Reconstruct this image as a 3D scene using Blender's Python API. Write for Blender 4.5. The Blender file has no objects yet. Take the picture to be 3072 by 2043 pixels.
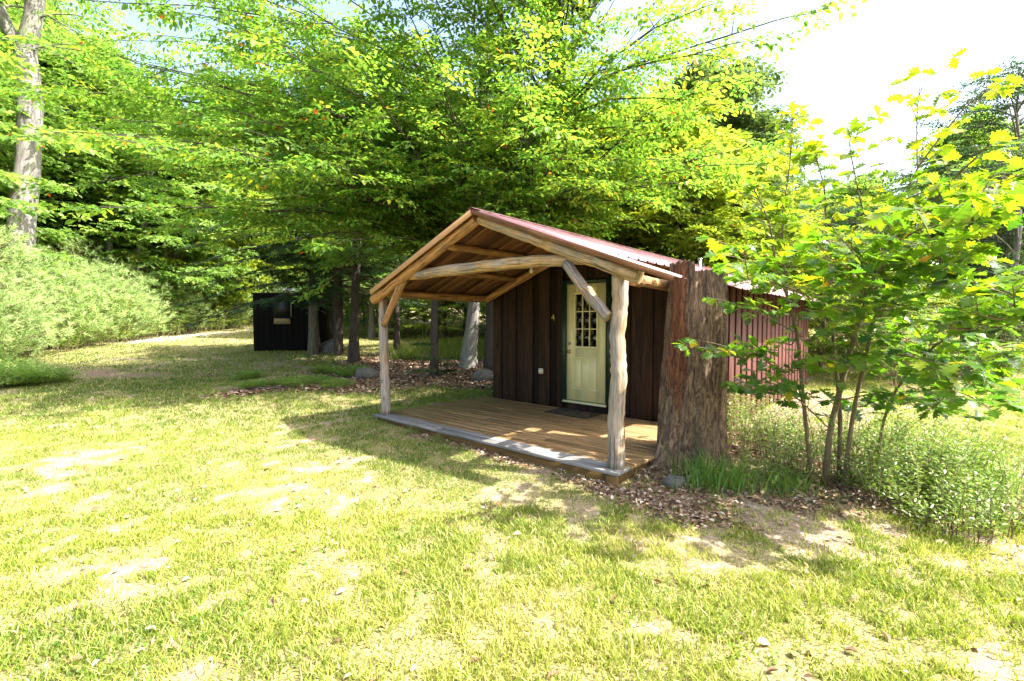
import bpy, math, random
import numpy as np
from mathutils import Vector, Matrix, Euler

R = math.radians
rng = np.random.default_rng(7)
random.seed(7)
S = bpy.context.scene
COL = S.collection

# ------------------------------------------------------------------ camera, sky, sun, exposure
CAM_H, PITCH, FPX = 1.75, R(2.25), 1390.0
cam_d = bpy.data.cameras.new('camera')
cam_d.lens = FPX / 3072 * 36
cam_d.sensor_width = 36
cam_d.clip_end = 1200
cam_d.clip_start = .05
cam = bpy.data.objects.new('camera', cam_d)
COL.objects.link(cam)
cam.location = (0, 0, CAM_H)
cam.rotation_euler = (R(90) - PITCH, 0, 0)
S.camera = cam

SUN_EL, SUN_AZ = R(49), R(109.3)       # azimuth clockwise from +Y
world = bpy.data.worlds.new('World')
S.world = world
world.use_nodes = True
wn = world.node_tree
bg = wn.nodes['Background']
sky = wn.nodes.new('ShaderNodeTexSky')
sky.sky_type = 'NISHITA'
sky.sun_disc = False
sky.sun_elevation = SUN_EL
sky.sun_rotation = SUN_AZ
sky.air_density = 1.0
sky.dust_density = 5.5
sky.ozone_density = 1.0
wn.links.new(sky.outputs[0], bg.inputs[0])
bg.inputs[1].default_value = 0.13

sd = bpy.data.lights.new('sun', 'SUN')
sd.energy = 3.9
sd.angle = R(.53)
sd.color = (1, .93, .82)
sun = bpy.data.objects.new('sun', sd)
COL.objects.link(sun)
sv = Vector((math.sin(SUN_AZ) * math.cos(SUN_EL), math.cos(SUN_AZ) * math.cos(SUN_EL), math.sin(SUN_EL)))
sun.rotation_euler = sv.to_track_quat('Z', 'Y').to_euler()
sun.location = (20, -7, 30)

S.view_settings.view_transform = 'Standard'
S.view_settings.look = 'None'
S.view_settings.gamma = 1
S.view_settings.use_curve_mapping = False
S.view_settings.exposure = 2.38
S.render.engine = 'CYCLES'
cy = S.cycles
cy.use_adaptive_sampling = False
cy.adaptive_threshold = .015
cy.use_denoising = True
cy.sample_clamp_indirect = 2.5
cy.denoising_prefilter = 'ACCURATE'
cy.max_bounces = 7
cy.diffuse_bounces = 4
cy.glossy_bounces = 2
cy.transmission_bounces = 5
cy.transparent_max_bounces = 6
cy.caustics_reflective = False
cy.caustics_refractive = False

# ------------------------------------------------------------------ measuring helpers
def at(u, v, y):
    """point at distance y in front of the camera that shows at (u, v) of the 3072 px photograph"""
    x = (u - 1536.) / FPX
    z = -(v - 1021.5) / FPX
    dy = math.cos(PITCH) + z * math.sin(PITCH)
    dz = -math.sin(PITCH) + z * math.cos(PITCH)
    t = y / dy
    return np.array([x * t, y, CAM_H + dz * t])

_vn = np.random.default_rng(3).random((256, 256))
def vnoise(x, y):
    x = np.asarray(x, float); y = np.asarray(y, float)
    xi = np.floor(x).astype(int); yi = np.floor(y).astype(int)
    fx = x - xi; fy = y - yi
    fx = fx * fx * (3 - 2 * fx); fy = fy * fy * (3 - 2 * fy)
    g = lambda a, b: _vn[a & 255, b & 255]
    return (g(xi, yi) * (1 - fx) + g(xi + 1, yi) * fx) * (1 - fy) + (g(xi, yi + 1) * (1 - fx) + g(xi + 1, yi + 1) * fx) * fy

def fbm(x, y, o=4):
    s = 0; a = .5; n = 0
    for k in range(o):
        s = s + a * vnoise(x * 2 ** k + 17 * k, y * 2 ** k + 31 * k); n += a; a *= .5
    return s / n

# cabin frame
CX0, CY0, CROT = 1.0915, 4.6407, R(-41.7)
AX = np.array([math.cos(CROT), math.sin(CROT)])
AY = np.array([-math.sin(CROT), math.cos(CROT)])
def to_local(x, y):
    dx = np.asarray(x) - CX0; dy = np.asarray(y) - CY0
    return dx * AX[0] + dy * AX[1], dx * AY[0] + dy * AY[1]
def to_world(a, b):
    return CX0 + a * AX[0] + b * AY[0], CY0 + a * AX[1] + b * AY[1]

def gz(x, y):
    x = np.asarray(x, float); y = np.asarray(y, float)
    t = np.clip(y - 8, 0, None)
    z = .046 * t * t / (t + 2.5)
    z = z + .10 * np.exp(-((x - 2.3) ** 2 / 1.2 + (y - 5.6) ** 2 / 1.2))
    z = z + .05 * (fbm(x * .6, y * .6, 3) - .5)
    la, lb_ = to_local(x, y)
    wgt = np.where(lb_ > -.12, 1, np.exp(-((lb_ + .12) / .7) ** 2)) * np.exp(-np.clip(np.maximum(la - .1, -4.9 - la), 0, 9) ** 2 / .3) * (lb_ < 8)
    z = z + wgt * (.05 + .085 * np.clip(-la / 4.5, 0, 1))
    far = np.clip((np.hypot(x, y) - 70) / 150, 0, 1)
    return z - far * 3

# ------------------------------------------------------------------ material helper
def mat(name):
    m = bpy.data.materials.new(name)
    m.use_nodes = True
    nt = m.node_tree
    b = nt.nodes['Principled BSDF']
    return m, nt, b

def nd(nt, typ, **kw):
    n = nt.nodes.new('ShaderNode' + typ)
    for k, v in kw.items():
        if k.startswith('i_'):
            key = k[2:]
            key = int(key) if key.isdigit() else key.replace('_', ' ')
            n.inputs[key].default_value = v
        else:
            setattr(n, k, v)
    return n

def ramp(nt, stops, interp='LINEAR'):
    r = nt.nodes.new('ShaderNodeValToRGB')
    e = r.color_ramp.elements
    r.color_ramp.interpolation = interp
    e[0].position, e[0].color = stops[0][0], (*stops[0][1], 1)
    e[1].position, e[1].color = stops[-1][0], (*stops[-1][1], 1)
    for p, c in stops[1:-1]:
        q = e.new(p); q.color = (*c, 1)
    return r

def coords(nt, kind, scale, rnd=True):
    """kind 'UV' or 'Object'; every object shifted by its own random offset"""
    tc = nd(nt, 'TexCoord')
    mp = nd(nt, 'Mapping')
    mp.inputs['Scale'].default_value = scale
    nt.links.new(tc.outputs[kind], mp.inputs['Vector'])
    if rnd:
        oi = nd(nt, 'ObjectInfo')
        mu = nd(nt, 'Math', operation='MULTIPLY', i_1=37.0)
        nt.links.new(oi.outputs['Random'], mu.inputs[0])
        cb = nd(nt, 'CombineXYZ')
        for k in range(3): nt.links.new(mu.outputs[0], cb.inputs[k])
        nt.links.new(cb.outputs[0], mp.inputs['Location'])
    return mp.outputs[0]

def noise(nt, vec, scale, detail=5, rough=.6, dist=0):
    n = nd(nt, 'TexNoise', i_Scale=scale, i_Detail=detail, i_Roughness=rough, i_Distortion=dist)
    nt.links.new(vec, n.inputs['Vector'])
    return n.outputs['Fac']

def mix(nt, fac, a, b, mode='MIX'):
    m = nd(nt, 'Mix', data_type='RGBA', blend_type=mode)
    for sock, v in ((m.inputs[0], fac), (m.inputs[6], a), (m.inputs[7], b)):
        if isinstance(v, (int, float)): sock.default_value = v
        elif isinstance(v, tuple): sock.default_value = (*v, 1)
        else: nt.links.new(v, sock)
    return m.outputs[2]

def bump(nt, b, h, strength, dist):
    n = nd(nt, 'Bump', i_Strength=strength, i_Distance=dist)
    nt.links.new(h, n.inputs['Height'])
    nt.links.new(n.outputs[0], b.inputs['Normal'])

def math_(nt, op, a, b=None):
    m = nd(nt, 'Math', operation=op)
    for k, v in enumerate((a, b)):
        if v is None: continue
        if isinstance(v, (int, float)): m.inputs[k].default_value = v
        else: nt.links.new(v, m.inputs[k])
    return m.outputs[0]

def grain_mat(name, stops, kind, scale, rough=.75, bstr=.5, bdist=.004, knot=None, objvar=.25, detail=6):
    m, nt, b = mat(name)
    v = coords(nt, kind, scale)
    g = noise(nt, v, 1, detail, .65, .6)
    r = ramp(nt, stops)
    nt.links.new(g, r.inputs[0])
    c = r.outputs[0]
    if knot:
        v2 = coords(nt, kind, knot[0])
        vo = nd(nt, 'TexVoronoi', i_Scale=1.0); nt.links.new(v2, vo.inputs['Vector'])
        kr = ramp(nt, [(0, (1, 1, 1)), (knot[1], (1, 1, 1)), (knot[1] * 1.8, (0, 0, 0))])
        nt.links.new(vo.outputs['Distance'], kr.inputs[0])
        c = mix(nt, kr.outputs[0], c, knot[2])
    oi = nd(nt, 'ObjectInfo')
    mr = nd(nt, 'MapRange', i_3=1 - objvar, i_4=1 + objvar); nt.links.new(oi.outputs['Random'], mr.inputs[0])
    hs = nd(nt, 'HueSaturation'); nt.links.new(mr.outputs[0], hs.inputs['Value']); nt.links.new(c, hs.inputs['Color'])
    nt.links.new(hs.outputs[0], b.inputs['Base Color'])
    b.inputs['Roughness'].default_value = rough
    bump(nt, b, g, bstr, bdist)
    b.inputs['Specular IOR Level'].default_value = .2
    return m

M = {}
M['log'] = None
def log_mat(name, warm, grey, greyness):
    m, nt, b = mat(name)
    v = coords(nt, 'UV', (42, 2.6, 1))
    g = noise(nt, v, 1, 8, .8, .7)
    vc = coords(nt, 'UV', (60, 1.2, 1))
    cr = noise(nt, vc, 1, 2, .5, .2)
    r = ramp(nt, [(.38, tuple(.3 * x for x in warm)), (.5, warm), (.64, tuple(min(1, 1.5 * x) for x in warm))])
    nt.links.new(g, r.inputs[0])
    r2 = ramp(nt, [(.38, tuple(.35 * x for x in grey)), (.62, tuple(1.2 * x for x in grey))])
    nt.links.new(g, r2.inputs[0])
    v3 = coords(nt, 'UV', (4, 1.1, 1))
    w = noise(nt, v3, 1, 4, .7, 1.0)
    wr = ramp(nt, [(greyness - .07, (0, 0, 0)), (greyness + .09, (1, 1, 1))]); nt.links.new(w, wr.inputs[0])
    c = mix(nt, wr.outputs[0], r.outputs[0], r2.outputs[0])
    crr = ramp(nt, [(.35, (1, 1, 1)), (.385, (0, 0, 0))]); nt.links.new(cr, crr.inputs[0])
    c = mix(nt, crr.outputs[0], c, tuple(.16 * x for x in warm))
    v4 = coords(nt, 'UV', (8, 3.2, 1))
    vo = nd(nt, 'TexVoronoi', i_Scale=1.0); nt.links.new(v4, vo.inputs['Vector'])
    kr = ramp(nt, [(.06, (1, 1, 1)), (.10, (.35, .35, .35)), (.17, (0, 0, 0))]); nt.links.new(vo.outputs['Distance'], kr.inputs[0])
    c = mix(nt, kr.outputs[0], c, tuple(.22 * x for x in warm))
    nt.links.new(c, b.inputs['Base Color'])
    b.inputs['Roughness'].default_value = .7
    h = math_(nt, 'SUBTRACT', g, math_(nt, 'MULTIPLY', crr.outputs[0], .8))
    bump(nt, b, h, .7, .006)
    return m
M['post'] = log_mat('weathered peeled log', (.33, .215, .11), (.31, .27, .235), .46)
M['beam'] = log_mat('tan peeled log', (.38, .235, .095), (.33, .275, .20), .5)
M['rafter'] = log_mat('honey peeled log', (.37, .19, .065), (.27, .17, .085), .56)
M['wall'] = grain_mat('dark brown stained boards', [(.3, (.009, .005, .003)), (.5, (.024, .013, .008)), (.75, (.05, .027, .015))], 'Object', (28, 28, 1.6), .85, .5, .003, ((5, 5, 2.4), .06, (.006, .003, .002)), .55)
M['sidewall'] = grain_mat('faded red brown stained boards', [(.3, (.05, .02, .017)), (.5, (.10, .042, .037)), (.75, (.16, .075, .066))], 'Object', (28, 28, 1.6), .6, .5, .003, None, .2)
M['deck'] = grain_mat('tan deck boards', [(.36, (.10, .055, .02)), (.5, (.235, .15, .065)), (.66, (.36, .255, .14))], 'Object', (1.6, 44, 44), .62, .5, .003, ((1.5, 6, 6), .04, (.1, .04, .02)), .2)
M['deckgrey'] = grain_mat('weathered grey deck boards', [(.3, (.07, .066, .06)), (.5, (.17, .165, .158)), (.7, (.28, .27, .26))], 'Object', (1.3, 40, 40), .7, .7, .004, None, .15)
M['ceiling'] = grain_mat('rough sawn roof boards', [(.28, (.07, .030, .013)), (.5, (.17, .080, .036)), (.72, (.29, .16, .085))], 'Object', (2.0, 22, 22), .8, .5, .004, ((1.7, 5, 5), .07, (.05, .02, .01)), .45)
M['rim'] = grain_mat('stained rim joist', [(.3, (.07, .04, .012)), (.6, (.15, .09, .03)), (.8, (.2, .12, .05))], 'Object', (2, 20, 20), .8, .5, .004)

def simple(name, col, rough=.5, metal=0, nscale=None, var=.2, bstr=0, spec=.5):
    m, nt, b = mat(name)
    b.inputs['Roughness'].default_value = rough
    b.inputs['Metallic'].default_value = metal
    b.inputs['Specular IOR Level'].default_value = spec
    if nscale:
        v = coords(nt, 'Object', (1, 1, 1))
        n = noise(nt, v, nscale, 5, .6)
        r = ramp(nt, [(.3, tuple(x * (1 - var) for x in col)), (.7, tuple(min(1, x * (1 + var)) for x in col))])
        nt.links.new(n, r.inputs[0]); nt.links.new(r.outputs[0], b.inputs['Base Color'])
        if bstr: bump(nt, b, n, bstr, .005)
    else:
        b.inputs['Base Color'].default_value = (*col, 1)
    return m
M['door'] = simple('cream door paint', (.70, .66, .34), .38, 0, 3, .06)
M['muntin'] = simple('pale muntin', (.62, .58, .33), .4)
M['greentrim'] = simple('dark green trim paint', (.010, .032, .018), .4, 0, 12, .4)
M['brass'] = simple('brass', (.75, .5, .16), .3, .9)
M['nickel'] = simple('brushed nickel', (.55, .5, .42), .3, .9)
M['outlet'] = simple('beige plastic', (.55, .5, .36), .45)
M['bulb'] = simple('white glass bulb', (.85, .82, .74), .15)
M['black'] = simple('black paint', (.004, .004, .0045), .95, 0, 8, .5)
M['shedwood'] = grain_mat('blackened shed boards', [(.3, (.0015, .0015, .0015)), (.7, (.005, .0045, .004))], 'Object', (20, 20, 1.5), .95, .5, .003)
M['plaque'] = simple('weathered tan plaque', (.22, .17, .07), .6, 0, 9, .35)
M['rock'] = simple('lichen grey rock', (.10, .095, .085), .9, 0, 5, .5, .6)
M['pipe'] = simple('galvanised pipe', (.6, .62, .65), .35, .8)

m, nt, b = mat('faded red metal roofing')
v = coords(nt, 'Object', (1, 1, 1))
n1 = noise(nt, v, 1.4, 5, .6)
r1 = ramp(nt, [(.3, (.13, .05, .06)), (.55, (.235, .115, .135)), (.75, (.33, .21, .24))]); nt.links.new(n1, r1.inputs[0])
n2 = noise(nt, v, 40, 3, .6)
r2 = ramp(nt, [(.28, (1, 1, 1)), (.33, (0, 0, 0))]); nt.links.new(n2, r2.inputs[0])
nt.links.new(mix(nt, r2.outputs[0], r1.outputs[0], (.07, .05, .035)), b.inputs['Base Color'])
b.inputs['Roughness'].default_value = .42
b.inputs['Metallic'].default_value = .15
M['metal'] = m

m, nt, b = mat('window glass')
b.inputs['Base Color'].default_value = (.9, .95, .93, 1)
b.inputs['Roughness'].default_value = .02
b.inputs['Transmission Weight'].default_value = 1.0
b.inputs['IOR'].default_value = 1.5
M['glass'] = m

m, nt, b = mat('patterned doormat')
v = coords(nt, 'Object', (1, 1, 1), False)
vo = nd(nt, 'TexVoronoi', i_Scale=14.0, feature='DISTANCE_TO_EDGE'); nt.links.new(v, vo.inputs['Vector'])
wv = nd(nt, 'TexWave', wave_type='RINGS', i_Scale=5.0, i_Distortion=6.0); nt.links.new(v, wv.inputs['Vector'])
r1 = ramp(nt, [(.3, (.006, .016, .010)), (.5, (.03, .045, .02)), (.8, (.11, .055, .03))]); nt.links.new(wv.outputs['Fac'], r1.inputs[0])
r2 = ramp(nt, [(.03, (1, 1, 1)), (.06, (0, 0, 0))]); nt.links.new(vo.outputs['Distance'], r2.inputs[0])
nt.links.new(mix(nt, r2.outputs[0], r1.outputs[0], (.008, .010, .008)), b.inputs['Base Color'])
b.inputs['Roughness'].default_value = .95
M['mat'] = m

def bark_mat(name, stops, lichen=None, sc=(9, 1.6, 1), bs=1.0):
    m, nt, b = mat(name)
    v = coords(nt, 'UV', sc)
    n = noise(nt, v, 1, 8, .72, .8)
    r = ramp(nt, stops); nt.links.new(n, r.inputs[0])
    c = r.outputs[0]
    if lichen:
        v2 = coords(nt, 'UV', (3, 1.2, 1))
        n2 = noise(nt, v2, 1, 6, .7)
        r2 = ramp(nt, [(.52, (0, 0, 0)), (.62, (1, 1, 1))]); nt.links.new(n2, r2.inputs[0])
        c = mix(nt, r2.outputs[0], c, lichen)
    nt.links.new(c, b.inputs['Base Color'])
    b.inputs['Roughness'].default_value = .9
    bump(nt, b, n, bs, .02)
    return m
M['bark'] = bark_mat('brown grey bark', [(.3, (.035, .026, .02)), (.55, (.11, .09, .07)), (.75, (.2, .17, .14))], (.13, .15, .09))
M['greybark'] = bark_mat('pale grey bark', [(.3, (.055, .05, .045)), (.5, (.17, .16, .155)), (.75, (.34, .325, .32))], (.22, .24, .17))
M['stem'] = bark_mat('young brown stem', [(.3, (.08, .055, .03)), (.7, (.22, .17, .10))], None, (30, 3, 1), .3)
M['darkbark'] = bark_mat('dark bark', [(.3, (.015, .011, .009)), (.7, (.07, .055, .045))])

def leaf_mat(name, stops, trans=.5, tcol=(1.6, 1.78, .85), rough=.42, spec=.35):
    """stops over the random per-leaf value; part diffuse with gloss, part translucent"""
    m, nt, b = mat(name)
    a = nd(nt, 'Attribute', attribute_name='tint')
    r = ramp(nt, stops); nt.links.new(a.outputs['Fac'], r.inputs[0])
    nt.links.new(r.outputs[0], b.inputs['Base Color'])
    b.inputs['Roughness'].default_value = rough
    b.inputs['Specular IOR Level'].default_value = spec
    t = nd(nt, 'BsdfTranslucent')
    tc = mix(nt, 1.0, r.outputs[0], tcol, 'MULTIPLY')
    nt.links.new(tc, t.inputs['Color'])
    mx = nd(nt, 'MixShader', i_0=trans)
    nt.links.new(b.outputs[0], mx.inputs[1]); nt.links.new(t.outputs[0], mx.inputs[2])
    nt.links.new(mx.outputs[0], nt.nodes['Material Output'].inputs['Surface'])
    return m
TW = (0, (.05, .035, .02))
M['beechleaf'] = leaf_mat('beech leaf', [TW, (.02, (.05, .035, .02)), (.03, (.075, .165, .038)), (.5, (.13, .235, .042)), (.9, (.26, .315, .05)), (.975, (.40, .36, .03)), (.985, (.42, .10, .02)), (1, (.38, .07, .02))], .6)
M['forestleaf'] = leaf_mat('forest leaf', [TW, (.02, (.05, .035, .02)), (.03, (.10, .18, .055)), (.5, (.17, .265, .07)), (.93, (.26, .33, .075)), (1, (.26, .28, .03))], .5)
M['yellowleaf'] = leaf_mat('yellow green leaf', [TW, (.02, (.05, .035, .02)), (.03, (.11, .18, .03)), (.5, (.20, .26, .035)), (.9, (.28, .29, .03)), (.98, (.42, .26, .03)), (1, (.42, .15, .02))], .5)
M['paleleaf'] = leaf_mat('pale blue green leaf', [TW, (.02, (.05, .04, .03)), (.03, (.06, .10, .04)), (.6, (.12, .18, .07)), (1, (.2, .27, .08))], .4, (1.2, 1.3, .7))
M['darkleaf'] = leaf_mat('dark leaf', [TW, (.02, (.04, .03, .02)), (.03, (.02, .045, .015)), (.6, (.04, .085, .03)), (1, (.09, .15, .04))], .35)
M['needle'] = leaf_mat('hemlock needles', [TW, (.02, (.04, .03, .02)), (.03, (.012, .032, .012)), (.6, (.025, .062, .018)), (1, (.06, .11, .025))], .25)
M['pineneedle'] = leaf_mat('pale pine needles', [TW, (.02, (.1, .08, .05)), (.03, (.16, .25, .09)), (.5, (.34, .46, .18)), (1, (.54, .63, .28))], .45, (1.1, 1.2, .8))
M['oakleaf'] = leaf_mat('oak leaf', [(0, (.03, .09, .025)), (.45, (.075, .165, .02)), (.85, (.17, .26, .022)), (.95, (.36, .36, .02)), (1, (.5, .24, .02))], .55, (1.6, 1.7, .45), .35, .5)
M['shrubleaf'] = leaf_mat('shrub leaf', [TW, (.02, (.12, .09, .06)), (.03, (.06, .12, .02)), (.6, (.15, .235, .04)), (1, (.30, .36, .09))], .4, (1.2, 1.35, .6), .35, .5)
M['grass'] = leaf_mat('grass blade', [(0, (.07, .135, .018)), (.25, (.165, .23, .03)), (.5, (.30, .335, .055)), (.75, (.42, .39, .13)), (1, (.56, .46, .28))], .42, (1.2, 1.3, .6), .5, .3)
M['tallgrass'] = leaf_mat('tall grass blade', [(0, (.05, .13, .02)), (.6, (.13, .25, .035)), (.93, (.24, .36, .07)), (1, (.42, .34, .16))], .42, (1.2, 1.35, .6), .4, .4)
M['litter'] = leaf_mat('dry fallen leaf', [(0, (.07, .04, .025)), (.35, (.19, .115, .07)), (.7, (.34, .24, .17)), (1, (.56, .47, .39))], .15, (1, .8, .6), .75, .2)

# ------------------------------------------------------------------ mesh and object helpers
def np_mesh(name, V, faces, mats, tint=None, uv=None, smooth=False, midx=None):
    V = np.asarray(V, np.float32)
    faces = [np.asarray(f, np.int32) for f in faces if len(f)]
    loops = np.concatenate([f.ravel() for f in faces])
    tot = np.concatenate([np.full(len(f), f.shape[1], np.int32) for f in faces])
    start = np.concatenate([[0], np.cumsum(tot)[:-1]]).astype(np.int32)
    me = bpy.data.meshes.new(name)
    me.vertices.add(len(V)); me.vertices.foreach_set('co', V.ravel())
    me.loops.add(len(loops)); me.loops.foreach_set('vertex_index', loops)
    me.polygons.add(len(tot)); me.polygons.foreach_set('loop_start', start)
    me.polygons.foreach_set('loop_total', tot)
    if smooth: me.polygons.foreach_set('use_smooth', np.ones(len(tot), bool))
    if tint is not None:
        a = me.attributes.new('tint', 'FLOAT', 'FACE'); a.data.foreach_set('value', np.asarray(tint, np.float32))
    if uv is not None:
        l = me.uv_layers.new(name='UVMap'); l.data.foreach_set('uv', np.asarray(uv, np.float32)[loops].ravel())
    for mm in (mats if isinstance(mats, (list, tuple)) else [mats]): me.materials.append(mm)
    if midx is not None: me.polygons.foreach_set('material_index', np.asarray(midx, np.int32))
    me.update(calc_edges=True)
    me.validate()
    return me

def obj(name, me, parent=None, loc=None, rot=None, **props):
    o = bpy.data.objects.new(name, me)
    COL.objects.link(o)
    if parent is not None: o.parent = parent
    if loc is not None: o.location = loc
    if rot is not None: o.rotation_euler = rot
    for k, v in props.items(): o[k] = v
    return o

def thing(name, label, cat, loc=(0, 0, 0), rotz=0, group=None):
    o = obj(name, None, None, loc, (0, 0, rotz), label=label, category=cat)
    if group: o['group'] = group
    return o

def dup(root, loc, rotz, scale, label, group):
    r = root.copy(); COL.objects.link(r)
    r.location = loc; r.rotation_euler = (0, 0, rotz); r.scale = scale
    r['label'] = label; r['group'] = group
    for ch in root.children:
        c = ch.copy(); COL.objects.link(c); c.parent = r
    return r

class Geo:
    def __init__(s): s.V = []; s.F = {}; s.n = 0; s.UV = []
    def add(s, V, F, uv=None):
        V = np.asarray(V, float)
        for f in F:
            s.F.setdefault(len(f), []).append([i + s.n for i in f])
        s.V.append(V); s.UV.append(np.zeros((len(V), 2)) if uv is None else uv); s.n += len(V)
    def box(s, x0, x1, y0, y1, z0, z1):
        V = [(x, y, z) for z in (z0, z1) for y in (y0, y1) for x in (x0, x1)]
        s.add(V, [(0, 2, 3, 1), (4, 5, 7, 6), (0, 1, 5, 4), (2, 6, 7, 3), (0, 4, 6, 2), (1, 3, 7, 5)])
    def bevbox(s, x0, x1, y0, y1, z0, z1, b=.004):
        import bmesh
        bm = bmesh.new()
        bmesh.ops.create_cube(bm, size=1)
        for v in bm.verts:
            v.co = ((x0 + x1) / 2 + v.co.x * (x1 - x0), (y0 + y1) / 2 + v.co.y * (y1 - y0), (z0 + z1) / 2 + v.co.z * (z1 - z0))
        bmesh.ops.bevel(bm, geom=bm.edges[:], offset=b, segments=1, affect='EDGES')
        bm.verts.index_update()
        s.add([v.co[:] for v in bm.verts], [[v.index for v in f.verts] for f in bm.faces])
        bm.free()
    def tube(s, pts, rad, sides=8, caps=True, wob=0, twist=0):
        pts = np.asarray(pts, float); rad = np.broadcast_to(np.asarray(rad, float), (len(pts),)).copy()
        n = len(pts)
        T = np.gradient(pts, axis=0); T /= np.linalg.norm(T, axis=1)[:, None] + 1e-9
        ref = np.array([0, 0, 1.]) if abs(T[0, 2]) < .9 else np.array([1., 0, 0])
        U = np.cross(T[0], ref); U /= np.linalg.norm(U)
        L = np.concatenate([[0], np.cumsum(np.linalg.norm(np.diff(pts, axis=0), axis=1))])
        V = []; uv = []
        a = np.linspace(0, 2 * np.pi, sides, endpoint=False)
        ph = rng.random() * 6.28
        for i in range(n):
            U = U - T[i] * (U @ T[i]); U /= np.linalg.norm(U) + 1e-9
            W = np.cross(T[i], U)
            r = rad[i] * (1 + wob * (np.sin(2 * a + ph + L[i] * 1.3) * .5 + np.sin(3 * a - ph + L[i] * 2.1) * .4 + rng.normal(0, .25, sides)))
            V.append(pts[i] + np.outer(np.cos(a) * r, U) + np.outer(np.sin(a) * r, W))
            au = np.abs(a - np.pi) * max(rad.max(), .02)
            uv.append(np.stack([au, np.full(sides, L[i])], 1))
        V = np.concatenate(V); uv = np.concatenate(uv)
        F = []
        for i in range(n - 1):
            for k in range(sides):
                k2 = (k + 1) % sides
                F.append((i * sides + k, i * sides + k2, (i + 1) * sides + k2, (i + 1) * sides + k))
        if caps:
            F.append(tuple(range(sides))[::-1]); F.append(tuple((n - 1) * sides + k for k in range(sides)))
        s.add(V, F, uv)
    def mesh(s, name, mt, smooth=False):
        V = np.concatenate(s.V); uv = np.concatenate(s.UV)
        return np_mesh(name, V, [np.array(v) for v in s.F.values()], mt, uv=uv, smooth=smooth)

def box_part(name, parent, mt, x0, x1, y0, y1, z0, z1, bev=.004, **props):
    """a board: its own mesh in its own frame"""
    c = np.array([(x0 + x1) / 2, (y0 + y1) / 2, (z0 + z1) / 2])
    g = Geo()
    if bev: g.bevbox(x0 - c[0], x1 - c[0], y0 - c[1], y1 - c[1], z0 - c[2], z1 - c[2], bev)
    else: g.box(x0 - c[0], x1 - c[0], y0 - c[1], y1 - c[1], z0 - c[2], z1 - c[2])
    return obj(name, g.mesh(name, mt), parent, c, **props)

def log_part(name, parent, mt, pts, rad, sides=18, wob=.05, seg=14, **props):
    pts = np.asarray(pts, float)
    t = np.linspace(0, 1, len(pts)); tt = np.linspace(0, 1, seg)
    P = np.stack([np.interp(tt, t, pts[:, k]) for k in range(3)], 1)
    if len(pts) > 2:
        for _ in range(2): P[1:-1] = (P[:-2] + 2 * P[1:-1] + P[2:]) / 4
    L = np.linalg.norm(P[-1] - P[0])
    P[1:-1] += rng.normal(0, .004, (seg - 2, 3))
    r = np.interp(tt, np.linspace(0, 1, len(np.atleast_1d(rad))), np.atleast_1d(rad)) if np.ndim(rad) else np.full(seg, rad)
    r = r * (1 + rng.normal(0, .02, seg))
    g = Geo(); g.tube(P, r, sides, True, wob * .6)
    me = g.mesh(name, mt)
    sm = np.array([len(p.vertices) == 4 for p in me.polygons]); me.polygons.foreach_set('use_smooth', sm)
    return obj(name, me, parent, **props)

# ------------------------------------------------------------------ ground
def in_cabin(x, y, m=0.0):
    a, b_ = to_local(x, y)
    return (a > -4.5 - m) & (a < .0 + m) & (b_ > .0 - m) & (b_ < 11.3 + m)

def litter_amount(x, y):
    """0..1 how much dead leaf cover lies there instead of grass"""
    a, b_ = to_local(x, y)
    n = fbm(x * 1.1 + 5, y * 1.1, 4)
    right = .9 * np.exp(-(((x - 3.5) / 2.3) ** 2 + ((y - 5.1) / 1.12) ** 2) ** 2)
    edge = np.exp(-((b_ + .08) / .17) ** 2) * (a > -3.4) * (a < .9) * .8
    woods = np.clip((y - (11.1 + .15 * (x + 1))) / 1.4, 0, 1) * (x > -6.8 + .15 * (y - 12)) * (x < 1.2) * np.clip((22 - y) / 3, 0, 1)
    left = np.exp(-(((x + 12.5) / 2.2) ** 2 + ((y - 13.8) / .9) ** 2))
    side = (a > 0) * (a < 1.6) * (b_ > .6) * (b_ < 9) * .9
    l = np.maximum.reduce([right, edge, woods, left, side])
    return np.clip(l * 1.25 + (n - .55) * 2.4 * (l > .03), 0, 1)

def bare_amount(x, y):
    n = fbm(x * .9 + 40, y * .9 + 9, 4)
    n2 = fbm(x * 3.1 + 4, y * 3.1 + 77, 3)
    n4 = fbm(x * 7 + 9, y * 7 + 3, 2)
    b_ = np.clip((n * .40 + n2 * .35 + n4 * .25 - .57) * 10, 0, 1)
    dry = np.exp(-((((x - 2.6) / 2.4) ** 2 + ((y - 3.75 + .12 * (x - 2.6)) / .55) ** 2)) ** 1.5)
    tracks = np.exp(-((x - .1 + .25 * (y - 3)) / .22) ** 2) * (y < 4.2) * (y > 2.6) * .35
    return np.clip(b_ + dry * 1.0 * np.clip((n2 - .33) * 6, 0, 1) + tracks * (n2 > .45), 0, 1)

def path_amount(x, y):
    return np.exp(-((x + 20.2 - .4 * np.sin(y * .4)) / .55) ** 2) * np.clip((y - 23) / 4, 0, 1) * (y < 46)

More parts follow.
